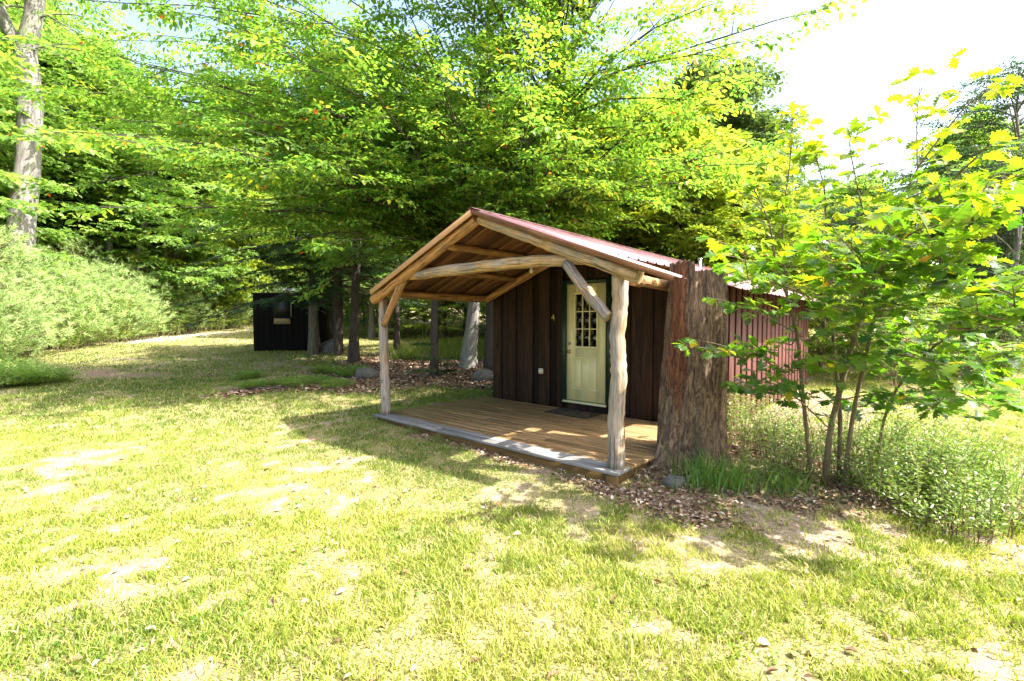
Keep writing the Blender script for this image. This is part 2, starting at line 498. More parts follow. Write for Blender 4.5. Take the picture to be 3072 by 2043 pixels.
xs = np.concatenate([-np.geomspace(260, 14.5, 26), np.arange(-14, 14.01, .11), np.geomspace(14.5, 260, 26)])
ys = np.concatenate([-np.geomspace(120, 1.2, 14), np.arange(-.8, 14.5, .11), np.arange(14.7, 34, .45), np.geomspace(34.5, 330, 22)])
X, Y = np.meshgrid(xs, ys)
Z = gz(X, Y) + .012 * (fbm(X * 7, Y * 7, 2) - .5)
nx, ny = len(xs), len(ys)
idx = np.arange(nx * ny).reshape(ny, nx)
F = np.stack([idx[:-1, :-1], idx[:-1, 1:], idx[1:, 1:], idx[1:, :-1]], -1).reshape(-1, 4)
m, nt, b = mat('lawn soil')
tc = nd(nt, 'TexCoord'); v = tc.outputs['Object']
n1 = noise(nt, v, 9, 8, .75)
n2 = noise(nt, v, 55, 4, .7)
n3 = noise(nt, v, 1.3, 4, .6)
soil = ramp(nt, [(.34, (.10, .065, .045)), (.5, (.30, .23, .17)), (.66, (.44, .36, .31))]); nt.links.new(n1, soil.inputs[0])
green = ramp(nt, [(.34, (.06, .06, .02)), (.5, (.20, .18, .07)), (.68, (.40, .34, .20))]); nt.links.new(n2, green.inputs[0])
lit = ramp(nt, [(.3, (.06, .035, .025)), (.5, (.22, .145, .105)), (.72, (.42, .32, .26))]); nt.links.new(n2, lit.inputs[0])
at1 = nd(nt, 'Attribute', attribute_name='cover')
sep = nd(nt, 'SeparateXYZ'); nt.links.new(at1.outputs['Vector'], sep.inputs[0])
c = mix(nt, sep.outputs[0], green.outputs[0], soil.outputs[0])
c = mix(nt, sep.outputs[1], c, lit.outputs[0])
c = mix(nt, sep.outputs[2], c, (.52, .46, .40))
nt.links.new(c, b.inputs['Base Color'])
b.inputs['Roughness'].default_value = .95
b.inputs['Specular IOR Level'].default_value = .1
bump(nt, b, math_(nt, 'ADD', n1, n2), .8, .02)
me = np_mesh('ground', np.stack([X, Y, Z], -1).reshape(-1, 3), [F], m, smooth=True)
a = me.attributes.new('cover', 'FLOAT_VECTOR', 'POINT')
a.data.foreach_set('vector', np.stack([bare_amount(X, Y), litter_amount(X, Y), path_amount(X, Y)], -1).astype(np.float32).ravel())
obj('ground', me, kind='structure')

# ------------------------------------------------------------------ batched foliage
def frames(d, up):
    d = d / (np.linalg.norm(d, axis=1)[:, None] + 1e-9)
    s = np.cross(up, d); s /= np.linalg.norm(s, axis=1)[:, None] + 1e-9
    u = np.cross(d, s)
    return np.stack([d, s, u], 2)          # columns: forward, side, up

LEAF6 = (np.array([[0, 0, 0], [.32, -.27, .05], [.68, -.2, .03], [1, 0, -.08], [.68, .2, .03], [.32, .27, .05]]), np.array([[0, 1, 2, 3], [0, 3, 4, 5]]))
LEAF4 = (np.array([[0, 0, 0], [.45, -.30, .06], [1, 0, -.05], [.45, .30, .06]]), np.array([[0, 1, 2, 0], [0, 2, 3, 0]])[:, :3])
MAPLE = (np.array([[0, 0, 0], [.12, -.42, .03], [.55, -.36, .0], [.5, -.17, .04], [1, 0, -.08], [.5, .17, .04], [.55, .36, 0], [.12, .42, .03], [.3, 0, -.02]]),
         np.array([[0, 1, 2, 3], [0, 3, 4, 8], [0, 8, 4, 5], [0, 5, 6, 7]]))
NEEDLE = (np.array([[0, -.04, 0], [0, .04, 0], [1, 0, 0]]), np.array([[0, 1, 2]]))

def place(tpl, pos, mats3, scale):
    V, F = tpl
    n = len(pos)
    W = np.einsum('nij,mj->nmi', mats3, V) * scale[:, None, None] + pos[:, None, :]
    FF = F[None] + (np.arange(n) * len(V))[:, None, None]
    return W.reshape(-1, 3), FF.reshape(-1, F.shape[1])

def spray_leaves(r, n_leaf, length, leaf, spread=50, flat=.25, side_twigs=2):
    """leaf positions, directions and ups of a flat spray along +x"""
    P = []; D = []; U = []
    stems = [((0, 0, 0), 0, 1.0)]
    for k in range(side_twigs):
        sgn = 1 if k % 2 else -1
        stems.append(((.2 + .22 * k) * np.array([length, 0, 0]), sgn * R(r.uniform(35, 55)), r.uniform(.45, .65)))
    tot = sum(s[2] for s in stems)
    for base, yaw, f in stems:
        m_ = max(3, int(round(n_leaf * f / tot)))
        for i in range(m_):
            t = (i + .7) / m_
            q = np.array(base) + np.array([math.cos(yaw), math.sin(yaw), 0]) * t * length * f
            q[2] -= .25 * length * (q[0] / length) ** 2 * flat * 2
            sgn = 1 if i % 2 else -1
            ya = yaw + sgn * R(spread) * r.uniform(.6, 1.2) * (1 if i < m_ - 1 else .1)
            pt = r.normal(-.25, .3)
            P.append(q + r.normal(0, .01, 3)); D.append((math.cos(ya), math.sin(ya), pt))
            U.append((r.normal(0, flat), r.normal(0, flat) + .25 * sgn, 1))
    return np.array(P), np.array(D), np.array(U)

def make_sprays(seed, leaf_tpl, count=8, n_leaf=20, length=.55, leaf=.1, **kw):
    r = np.random.default_rng(seed)
    out = []
    for _ in range(count):
        P, D, U = spray_leaves(r, n_leaf, length, leaf, **kw)
        W, FF = place(leaf_tpl, P, frames(D, U), leaf * r.uniform(.65, 1.15, len(P)))
        nl = len(P)
        # the twig: one thin sliver
        tw = np.array([[0, -.004, 0], [0, .004, 0], [length * .95, 0, -.12 * length]])
        out.append((W, FF, nl, len(leaf_tpl[1]), tw))
    return out

class Crown:
    def __init__(s, seed, sprays): s.r = np.random.default_rng(seed); s.sp = sprays; s.P = []; s.D = []; s.U = []; s.S = []
    def put(s, p, d, u, sc): s.P.append(p); s.D.append(d); s.U.append(u); s.S.append(sc)
    def mesh(s, name, mt, bright=0.0, warm=None):
        P = np.array(s.P); D = np.array(s.D); U = np.array(s.U); Sc = np.array(s.S)
        which = s.r.integers(0, len(s.sp), len(P))
        Vs = []; Fs = []; T = []; n = 0; F3 = []; T3 = []
        FR = frames(D, U)
        for k, (W, FF, nl, fpl, tw) in enumerate(s.sp):
            sel = np.where(which == k)[0]
            if not len(sel): continue
            V, F2 = place((W, FF), P[sel], FR[sel], Sc[sel])
            Vs.append(V); Fs.append(F2 + n); n += len(V)
            base = s.r.uniform(.12, .62, len(sel))[:, None] + bright
            t = np.clip(base + s.r.normal(0, .16, (len(sel), nl)), .04, .95)
            if warm is not None: t = np.where(s.r.random(t.shape) < warm, s.r.uniform(.96, 1, t.shape), t)
            T.append(np.repeat(t, fpl, axis=1).ravel())
            V, F2 = place((tw, np.array([[0, 1, 2]])), P[sel], FR[sel], Sc[sel])
            Vs.append(V); F3.append(F2 + n); n += len(V); T3.append(np.zeros(len(F2)))
        fs = [np.concatenate(Fs)]; tt = [np.concatenate(T)]
        if fs[0].shape[1] == 3: fs = [np.concatenate([fs[0]] + F3)]; tt = [np.concatenate(tt + T3)]
        else: fs.append(np.concatenate(F3)); tt.append(np.concatenate(T3))
        return np_mesh(name, np.concatenate(Vs), fs, mt, tint=np.concatenate(tt))

def curve(p0, d0, p1, n=7, sag=0.0):
    p0 = np.asarray(p0, float); p1 = np.asarray(p1, float)
    L = np.linalg.norm(p1 - p0)
    c = p0 + np.asarray(d0, float) * L * .45
    t = np.linspace(0, 1, n)[:, None]
    P = (1 - t) ** 2 * p0 + 2 * t * (1 - t) * c + t * t * p1
    P[:, 2] -= sag * L * (t[:, 0] ** 2)
    return P

def limb(g, cr, r, P, r0, n_sub, sub_len, per, sc, droop=.1, tw_r=.012, start=.25, flatness=.25):
    """a limb tube, its side branches and the leaf sprays along them"""
    n = len(P)
    g.tube(P, np.linspace(r0, max(r0 * .18, .008), n), 6 if r0 > .04 else 4, False)
    L = np.linalg.norm(P[-1] - P[0])
    main = (P[-1] - P[0]) / (L + 1e-9)
    for k in range(n_sub + 1):
        t = start + (1 - start) * (k + r.uniform(-.3, .3)) / n_sub
        t = min(max(t, .05), 1)
        f = t * (n - 1); i = min(int(f), n - 2); p = P[i] + (P[i + 1] - P[i]) * (f - i)
        d = P[i + 1] - P[i]; d = d / (np.linalg.norm(d) + 1e-9)
        sgn = 1 if k % 2 else -1
        ang = sgn * R(r.uniform(30, 75)) * (0.1 if k == n_sub else 1)
        h = np.array([d[0] * math.cos(ang) - d[1] * math.sin(ang), d[0] * math.sin(ang) + d[1] * math.cos(ang), d[2] * .5 + r.normal(.05, .18)])
        h /= np.linalg.norm(h)
        sl = sub_len * r.uniform(.6, 1.15) * (1.15 - .6 * t)
        Q = curve(p, h, p + h * sl + np.array([0, 0, -droop * sl]), 4)
        g.tube(Q, np.linspace(tw_r, .004, 4), 3, False)
        for j in range(per):
            u = (j + r.uniform(.2, 1)) / per
            q = Q[0] * (1 - u) + Q[-1] * u + (Q[1] + Q[2] - Q[0] - Q[3]) * u * (1 - u)
            s2 = 1 if j % 2 else -1
            an = s2 * R(r.uniform(20, 60)) * (0 if j == per - 1 else 1)
            dd = np.array([h[0] * math.cos(an) - h[1] * math.sin(an), h[0] * math.sin(an) + h[1] * math.cos(an), h[2] * .4 - droop + r.normal(0, .15)])
            cr.put(q, dd, np.array([r.normal(0, flatness), r.normal(0, flatness), 1]), sc * r.uniform(.7, 1.25))

def broadleaf(seed, sprays, H, rad, base, n_limb, trunk_r, sc, n_sub=6, per=4, sub_len=1.1, lean=(0, 0), leafmat='forestleaf', barkmat='bark', bright=0, warm=None, top=.35):
    r = np.random.default_rng(seed)
    g = Geo(); cr = Crown(seed, sprays)
    n = 9
    t = np.linspace(0, 1, n)
    TP = np.stack([lean[0] * t + np.cumsum(r.normal(0, .06, n)) * (t > 0), lean[1] * t + np.cumsum(r.normal(0, .06, n)) * (t > 0), -.3 + (H * .93 + .3) * t], 1)
    rr = trunk_r * (1 - .85 * t); rr[0] *= 1.25
    g.tube(TP, rr, 10, False, .06)
    az = r.uniform(0, 6.28)
    for k in range(n_limb):
        h = (k + r.uniform(0, 1)) / n_limb
        z = base + (H - base) * h * .9
        az += 2.4 + r.normal(0, .3)
        env = math.sin(math.pi * min(1, (h * .82 + .22))) ** .7 if h > .3 else .75 + .3 * h
        Lh = rad * env * r.uniform(.65, 1.12) + top
        tt = (z + .3) / (H * .93 + .3)
        f = min(tt, .98) * (n - 1); i = min(int(f), n - 2)
        p = TP[i] + (TP[i + 1] - TP[i]) * (f - i)
        up = r.uniform(.15, .55) + .5 * h
        tgt = p + np.array([math.cos(az) * Lh, math.sin(az) * Lh, Lh * up * .8])
        P = curve(p, (math.cos(az) * .6, math.sin(az) * .6, .7), tgt, 6)
        limb(g, cr, r, P, max(.03, trunk_r * .32 * (1 - h * .6)), n_sub, sub_len, per, sc)
    return g.mesh('trunk', M[barkmat], True), cr.mesh('crown', M[leafmat], bright, warm)

SP_NEAR = make_sprays(11, LEAF6, 9, 17, .55, .12)
SP_MAPLE = make_sprays(12, MAPLE, 7, 12, .5, .12)
SP_MID = make_sprays(13, LEAF6, 7, 20, .7, .125)
SP_FAR = make_sprays(14, LEAF4, 7, 20, .9, .24, flat=.5)
def needle_frond(seed, n, length, nl, spread, up=0):
    r = np.random.default_rng(seed); out = []
    for _ in range(5):
        P = []; D = []; U = []
        for i in range(n):
            t = (i + .5) / n; sgn = 1 if i % 2 else -1
            P.append((t * length, 0, -.15 * length * t * t + r.normal(0, .01)))
            ya = sgn * R(spread) * r.uniform(.7, 1.2)
            D.append((math.cos(ya), math.sin(ya), r.normal(up - .1, .2))); U.append((0, 0, 1))
        W, FF = place((NEEDLE[0] * np.array([1, 3.4, 1]), NEEDLE[1]), np.array(P), frames(np.array(D, float), np.array(U, float)), nl * r.uniform(.6, 1.1, n) * (1.15 - np.linspace(.1, .75, n)))
        out.append((W, FF, n, 1, np.array([[0, -.006, 0], [0, .006, 0], [length, 0, -.15 * length]])))
    return out
SP_HEM = needle_frond(21, 22, .75, .30, 50)
def tuft(seed, n, nl, w=1.0):
    r = np.random.default_rng(seed); out = []
    for _ in range(5):
        th = r.uniform(0, 6.28, n); el = r.uniform(.1, 1.35, n)
        D = np.stack([np.sin(el), np.cos(th) * np.cos(el) , np.sin(th) * np.cos(el)], 1)
        W, FF = place((NEEDLE[0] * np.array([1, w, 1]), NEEDLE[1]), np.stack([r.uniform(0, .18, n), np.zeros(n), np.zeros(n)], 1), frames(D, r.normal(0, 1, (n, 3))), nl * r.uniform(.7, 1.1, n))
        out.append((W, FF, n, 1, np.array([[-.1, -.005, 0], [-.1, .005, 0], [.15, 0, 0]])))
    return out
SP_PINE = tuft(31, 26, .13, 1.3)

TREES = []
def tree_thing(name, label, loc, meshes, rotz=0, scale=1, group=None, cat='tree'):
    t = thing(name, label, cat, (loc[0], loc[1], float(gz(loc[0], loc[1]))), rotz, group)
    t.scale = (scale, scale, scale) if np.isscalar(scale) else scale
    obj('trunk', meshes[0], t); obj('crown', meshes[1], t)
    return t

# ------------------------------------------------------------------ the near beech and maples over the porch
def aimed_tree(seed, base, trunk, trunk_r, limbs, sprays, sc, leafmat, barkmat, bright, warm, n_sub, per, sub_len, droop=.12):
    """trunk and limbs through given points (world), geometry kept relative to the base"""
    r = np.random.default_rng(seed)
    g = Geo(); g2 = Geo(); cr = Crown(seed, sprays)
    b0 = np.array([base[0], base[1], float(gz(base[0], base[1]))])
    TP = np.array(trunk, float) - b0
    t = np.linspace(0, 1, len(TP)); tt = np.linspace(0, 1, 14)
    TP = np.stack([np.interp(tt, t, TP[:, k]) for k in range(3)], 1)
    TP[1:-1] = (TP[:-2] + 2 * TP[1:-1] + TP[2:]) / 4
    TP[0, 2] -= .3
    rr = trunk_r * (1.0 - .72 * tt); rr[0] *= 1.45; rr[1] *= 1.08
    g.tube(TP, rr, 12, False, .07)
    for (z0, tgt, r0) in limbs:
        i = int(np.argmin(np.abs(TP[:, 2] - z0)))
        p = TP[i]; q = np.array(tgt, float) - b0
        hd = q - p; hd[2] = 0; hd /= np.linalg.norm(hd) + 1e-9
        P = curve(p, (hd[0] * .7, hd[1] * .7, .55), q, 9)
        P[1:-1] += r.normal(0, .05, (7, 3))
        L = np.linalg.norm(q - p)
        limb(g2, cr, r, P, r0 * .8, max(4, int(n_sub * L / 5)), sub_len, per, sc, droop, .012, .15)
    return b0, g.mesh('trunk', M[barkmat], True), cr, g2.mesh('limbs', M['darkbark'], True)

def limbs_in(seed, n, c, rad, zr, r0=.045):
    r = np.random.default_rng(seed); out = []
    for _ in range(n):
        while True:
            v = r.uniform(-1, 1, 3)
            if .25 < v @ v < 1: break
        tgt = np.array(c) + v * np.array(rad)
        out.append((min(max(tgt[2] - r.uniform(1, 3), zr[0]), zr[1]), tgt, r0 * r.uniform(.6, 1.3)))
    return out

def parted_leaves(parent, crown_cr, n_part, mt, tpl, leaf):
    pass

# near beech: trunk leans behind the left corner of the cabin, wide low limbs over the lawn
bx = at(1402, 1085, 15.2)
tr = [(bx[0], bx[1], float(gz(bx[0], bx[1])))] + [tuple(at(u, v, y)) for u, v, y in ((1425, 900, 15.1), (1432, 620, 14.8), (1440, 380, 14.5), (1470, 60, 14.2))]
lb = limbs_in(5, 36, (-2.6, 10.2, 6.4), (4.6, 2.8, 3.3), (3.0, 9.5))
lb += limbs_in(6, 26, (-5.6, 9.4, 5.6), (3.0, 1.9, 2.5), (3.0, 8.5))
lb += limbs_in(7, 22, (-8.4, 11.4, 8.2), (3.6, 2.6, 2.0), (4.0, 10))
lb += [(4.5, at(230, 560, 11.5), .05), (4.5, at(380, 360, 10.5), .05), (4, at(620, 700, 11), .05), (4, at(800, 640, 10.5), .05), (4.3, at(1000, 830, 12), .04), (5, at(160, 250, 11.5), .05), (7, at(520, 110, 12), .045), (6.5, at(420, 200, 12.4), .045), (7.5, at(650, 90, 11.6), .045), (6.8, at(330, 120, 12.6), .045)]
b0, tm, cr, lm_ = aimed_tree(41, bx, tr, .24, lb, SP_NEAR, 1.05, 'beechleaf', 'greybark', .1, .02, 8, 5, 1.25)
beech = thing('beech_tree', 'large beech with leaning pale trunk, its leafy sprays overhanging the lawn left of the porch', 'tree', b0)
obj('trunk', tm, beech); obj('limbs', lm_, beech); obj('crown', cr.mesh('crown', M['beechleaf'], .12, .012), beech)

# forked maple behind the cabin, limbs reaching to the right over the roof
bx = (.55, 12.9)
tr = [(.55, 12.9, float(gz(.55, 12.9))), at(1590, 650, 12.7), at(1594, 392, 12.4), at(1690, 200, 12.2), at(1790, 0, 12)]
lb = limbs_in(8, 40, (1.3, 10.6, 6.6), (3.4, 2.6, 3.2), (3.4, 9.5))
lb += limbs_in(9, 12, (3.6, 11.5, 5.0), (2.2, 2.0, 1.6), (3.4, 7.5))
lb += limbs_in(10, 26, (-.6, 9.2, 11.0), (5.0, 2.4, 1.4), (7, 11.5))
lb += [(6.5, at(2330, 60, 8.0), .06), (6.3, at(2200, 130, 8.4), .05), (6.2, at(2090, 30, 8.4), .05), (6.0, at(2050, 300, 9.5), .05), (6.9, at(1645, 20, 11.8), .07), (5.6, at(1980, 360, 10), .04), (5, at(2230, 480, 12), .04)]
b0, tm, cr, lm_ = aimed_tree(42, bx, tr, .2, lb, SP_NEAR, 1.05, 'beechleaf', 'darkbark', .16, .006, 8, 5, 1.2)
mp_ = thing('maple_tree', 'forked tree rising behind the cabin, its long limb reaching right across the open sky', 'tree', b0)
obj('trunk', tm, mp_); obj('limbs', lm_, mp_); obj('crown', cr.mesh('crown', M['beechleaf'], .16, .01), mp_)

# two trunks by the cabin's back left corner and the thin one between the porch posts
def side_tree(seed, u, v, y, width, lean_u, label, barkmat, H=11, crown_c=None, n=14, leafmat='forestleaf'):
    p = at(u, v, y); top = at(u + lean_u, 200, y - .3)
    trp = [(p[0], p[1], float(gz(p[0], p[1])))] + [tuple(p + (top - p) * k) for k in (.33, .66, 1)]
    trp[0] = (p[0], p[1], float(gz(p[0], p[1])))
    c = crown_c or (top[0], p[1] - .5, 6.8)
    lbs = limbs_in(seed, n, c, (3.0, 2.6, 3.0), (3.4, 8), .035)
    b0, tm, cr, lm_ = aimed_tree(seed, (p[0], p[1]), trp, width, lbs, SP_MID, 1.0, leafmat, barkmat, 0, None, 6, 4, 1.2)
    t = thing('broadleaf_tree', label, 'tree', b0)
    obj('trunk', tm, t); obj('limbs', lm_, t); obj('crown', cr.mesh('crown', M[leafmat], .0, .004), t)
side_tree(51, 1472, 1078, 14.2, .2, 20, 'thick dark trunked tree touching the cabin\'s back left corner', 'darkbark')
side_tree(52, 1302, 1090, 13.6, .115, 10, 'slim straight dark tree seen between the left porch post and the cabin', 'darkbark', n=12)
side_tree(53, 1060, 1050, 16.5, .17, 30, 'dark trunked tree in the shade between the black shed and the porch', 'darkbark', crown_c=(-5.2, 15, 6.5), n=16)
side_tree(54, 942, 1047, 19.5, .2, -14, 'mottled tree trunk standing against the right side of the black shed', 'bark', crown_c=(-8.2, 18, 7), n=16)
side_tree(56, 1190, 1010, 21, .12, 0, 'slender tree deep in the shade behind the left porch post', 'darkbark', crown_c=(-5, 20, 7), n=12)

# hemlock with dark layered boughs above the shed
r = np.random.default_rng(61)
g = Geo(); cr = Crown(61, SP_HEM)
g.tube([(0, 0, -.3), (.05, 0, 4), (0, .05, 8), (0, 0, 13)], [.19, .15, .10, .03], 10, False, .05)
az = 0
for k in range(92):
    h = k / 92; z = 2.25 + 9.8 * h; az += 2.4 + r.normal(0, .2)
    L = (5.6 * (1 - h) ** .75 + .3) * r.uniform(.75, 1.1)
    P = curve((0, 0, z), (math.cos(az), math.sin(az), .12), (math.cos(az) * L, math.sin(az) * L, z - .18 * L), 7)
    g.tube(P, np.linspace(.035, .008, 7), 4, False)
    ns = max(4, int(L / .28))
    for i in range(ns):
        t = .12 + .88 * (i + .5) / ns; f = t * 6; j = min(int(f), 5); p = P[j] + (P[j + 1] - P[j]) * (f - j)
        for sg in (-1, 1):
            an = az + sg * R(r.uniform(35, 65)); cr.put(p + r.normal(0, .05, 3), (math.cos(an), math.sin(an), -.22), (r.normal(0, .15), r.normal(0, .15), 1), (1.5 - .8 * t) * r.uniform(.7, 1.15))
hx = at(1015, 1040, 18.8)
tree_thing('hemlock_tree', 'dark hemlock with layered drooping boughs hanging in front of the black shed', hx, (g.mesh('trunk', M['darkbark'], True), cr.mesh('crown', M['needle'], .05)))
hem = (bpy.data.objects['hemlock_tree'].children[0].data, bpy.data.objects['hemlock_tree'].children[1].data)

# big grey trunk at the left edge
g = Geo(); r = np.random.default_rng(63); cr = Crown(63, SP_MID)
base = at(60, 1000, 21); b0 = np.array([base[0], base[1], float(gz(base[0], base[1]))])
P0 = np.array([at(u, v, 21) - b0 for u, v in ((50, 960), (62, 700), (85, 480), (92, 280), (72, 130))])
P0[0, 2] = -.3
tt = np.linspace(0, 1, 22); PP = np.stack([np.interp(tt, np.linspace(0, 1, 5), P0[:, k]) for k in range(3)], 1)
PP[1:-1] = (PP[:-2] + 2 * PP[1:-1] + PP[2:]) / 4
g.tube(PP, np.linspace(.50, .38, 22), 16, False, .08)
fk = PP[-2]
A = np.array([at(u, v, 20.9) - b0 for u, v in ((72, 150), (100, 60), (112, -60), (120, -300))]); A[0] = fk
g.tube(A, [.38, .33, .3, .2], 12, False, .08)
B = np.array([at(u, v, 20.9) - b0 for u, v in ((72, 150), (30, 100), (-5, 20), (-60, -200))]); B[0] = fk
g.tube(B, [.32, .26, .23, .17], 12, False, .08)
for k in range(26):
    az = r.uniform(0, 6.28); L = r.uniform(2.5, 5.5); z = 0
    p = (A[2] if k % 2 else B[2]) + 0
    q = p + np.array([math.cos(az) * L, math.sin(az) * L, r.uniform(-.5, 2.5)])
    limb(g, cr, r, curve(p, (math.cos(az) * .6, math.sin(az) * .6, .6), q, 6), .05, 5, 1.2, 4, 1.0)
for u, v in ((300, 130), (250, 205), (330, 60)):
    p = A[1] if v < 100 else A[0]; q = at(u, v + 10, 20) - b0
    limb(g, cr, r, curve(p, (.6, 0, .3), q, 6), .045, 4, .9, 3, 1.0)
t = thing('grey_barked_tree', 'tall tree with a forked pale grey trunk at the left edge of the lawn', 'tree', b0)
obj('trunk', g.mesh('trunk', M['greybark'], True), t); obj('crown', cr.mesh('crown', M['forestleaf'], .1), t)

# generic meshes for the woods
GEN = [broadleaf(100 + k, SP_FAR, H, rad, base, int(nl * 1.25), tr_, 1.0, 6, 5, 1.3, (0, 0), lm, bk, br) for k, (H, rad, base, nl, tr_, lm, bk, br) in enumerate([
    (14, 4.2, 1.6, 40, .24, 'forestleaf', 'bark', .12), (16, 4.6, 2.4, 44, .28, 'forestleaf', 'greybark', .2),
    (12, 3.6, 1.6, 38, .18, 'forestleaf', 'bark', .02), (11, 3.8, 1.0, 42, .18, 'yellowleaf', 'bark', .12), (13, 3.6, 1.4, 40, .2, 'paleleaf', 'greybark', .15)])]
LOW = broadleaf(120, SP_MID, 4.6, 2.0, .25, 26, .06, .8, 4, 4, .8, (0, 0), 'forestleaf', 'stem', .15)
LOWY = broadleaf(121, SP_MID, 4.2, 2.1, .3, 26, .06, .8, 4, 4, .8, (0, 0), 'yellowleaf', 'stem', .1)
DARK = broadleaf(122, SP_MID, 10, 3.2, .6, 50, .16, .9, 6, 4, 1.1, (0, 0), 'darkleaf', 'bark', .0)
BIRCH = broadleaf(123, SP_MID, 9.5, 2.6, .8, 50, .12, .66, 6, 5, 1.0, (0, 0), 'darkleaf', 'greybark', .1)

r = np.random.default_rng(77)
def wood(name, label, group, spots, cat='tree'):
    for (x, y, k, s) in spots:
        me = k if isinstance(k, tuple) else GEN[k]
        tree_thing(name, label, (x, y), me, r.uniform(0, 6.28), s * r.uniform(.95, 1.05), group, cat)
# left woods, behind the pine shrubs
wood('forest_tree', 'leafy tree in the dense woods beyond the pale pine thicket at left', 'trees in the woods at left',
     [(q[0], q[1], q[2], q[3] * 1.2) for q in [(-31, 24, 1, 1.1), (-29, 29, 0, 1.15), (-27.5, 22.5, 2, 1.1), (-33, 33, 1, 1.2), (-31.5, 38, 0, 1.25), (-29.5, 43, 2, 1.2), (-26.5, 47, 1, 1.3), (-22, 50, 0, 1.3), (-17.5, 50, 1, 1.25), (-13, 48, 0, 1.2), (-9, 49, 2, 1.3),
      (-36, 27, 0, 1.3), (-38, 36, 1, 1.4), (-35, 45, 0, 1.4), (-29, 54, 1, 1.5), (-22, 58, 4, 1.6), (-14, 56, 1, 1.5), (-44, 44, 4, 1.6), (-26, 15, 1, 1.1), (-24.5, 18.0, 2, 1.05), (-33, 18, 0, 1.2), (-27, 33, 3, 1.1), (-25.5, 44, 3, 1.1), (-18.5, 48, 3, 1.0),
      (-26.5, 29, 0, 1.15), (-27, 38, 3, 1.1), (-22.8, 32, 2, 1.0), (-24.6, 35, 3, 1.1)]])
# middle woods
wood('forest_tree', 'tree filling the shady woods between the black shed and the cabin', 'trees in the woods behind the cabin',
     [(-8.5, 28, 4, 1.0), (-4.2, 29, 2, 1.05), (-5.5, 35, 1, 1.2), (-.5, 29, 0, 1.0), (3, 31, 2, 1.2), (-1.5, 38, 4, 1.4), (6.5, 27, 0, 1.0), (-7, 44, 0, 1.4), (4, 42, 1, 1.4), (9.5, 34, 2, 1.1), (3.2, 18, 3, .9), (0, 34, 3, 1.1), (-4, 41, 3, 1.2), (7.5, 38, 0, 1.2), (2.6, 22, 2, .8)])
# yellow green behind the roof
wood('young_tree', 'yellow green leafy tree behind the cabin roof', 'yellow green trees behind the roof',
     [(6.2, 15.6, 3, .68), (4.6, 16.5, 3, .8), (8.2, 16.5, 3, .6), (9.4, 14.2, LOWY, 1.05)])
wood('far_tree', 'far tree with pale blue green crown rising above the yellow green trees', 'far trees against the sky',
     [(13.6, 33, 4, 1.45), (15.8, 35, 4, 1.3), (17.4, 35, 4, 1.1)])
wood('hedge_tree', 'tree of the low far tree line under the open sky', 'far tree line at right',
     [(20, 36, 2, .85), (24, 38, 4, .8), (28.5, 38, 2, .8), (33, 38, 4, .85), (38, 37, 2, .9), (43, 36, 0, .9), (49, 34, 2, 1.0), (22, 50, 2, 1.0), (32, 52, 4, 1.0), (42, 52, 2, 1.1), (55, 48, 0, 1.1)])
tree_thing('birch_tree', 'loose small leaved dark birch reaching above the oak sapling at the right edge', (14.4, 13.4), BIRCH, .4, 1.0)
wood('side_tree', 'bushy green tree along the edge of the side lawn behind the oak', 'trees edging the side lawn', [(18.5, 18.0, DARK, .75), (20.5, 20.5, 2, .7), (15.2, 20.5, 3, .62), (11.6, 21.5, 2, .55), (17.5, 24, 0, .62), (22.5, 23, 1, .75), (13.2, 25, 3, .6), (20, 16, BIRCH, .9), (9.8, 18.5, 3, .6)])
tree_thing('dark_tree', 'dense dark green tree low at the right edge behind the oak sapling', (16.0, 15.2), DARK, 1.4, .72)
tree_thing('dark_tree', 'dark green rounded tree left of the birch beyond the side lawn', (12.6, 17.5), DARK, 3.4, .62)
# low brush
wood('bush', 'low leafy bush at the foot of the woods behind the path', 'bushes along the woods', [(-15.5, 41, LOW, 1.3), (-12.8, 40, LOW, 1.3), (-10.5, 37, LOWY, 1.2), (-13.5, 34, LOW, .9), (-8.0, 31, LOW, 1.2), (-6.2, 27.5, LOW, .8), (-4.0, 26, LOWY, .8), (-2.2, 27, LOW, .9), (-.4, 25.5, LOW, .8), (1.4, 26.5, LOWY, 1.0), (3.5, 24, LOW, 1.0), (-18, 45, LOW, 1.5), (-6.5, 40, LOW, 1.5), (-3.2, 33, LOW, 1.4), (-7.6, 34, LOW, 1.5), (-5.2, 31, LOWY, 1.4), (-1.4, 31.5, LOW, 1.5), (1.2, 31, LOW, 1.4), (-10.5, 31, LOW, 1.1), (-9.4, 37, LOW, 1.6), (-3.8, 37.5, LOWY, 1.7)], 'bush')
wood('bush', 'green leafy bush growing among the pale pines of the thicket', 'leafy bushes in the thicket', [(-20.6, 21.2, LOW, .62), (-21.8, 25.2, LOWY, .6), (-22.2, 30, LOW, .7), (-19.4, 17.2, LOW, .5), (-22.5, 35.5, LOWY, .8), (-23.3, 22.6, LOW, .95), (-24.4, 28.4, LOW, 1.05)], 'bush')
wood('bush', 'low bush in the sun beside the far end of the cabin', 'bushes beside the cabin', [(9.8, 11.8, LOW, .55), (11.3, 13.0, LOWY, .6), (13.4, 12.6, LOW, .5)], 'bush')
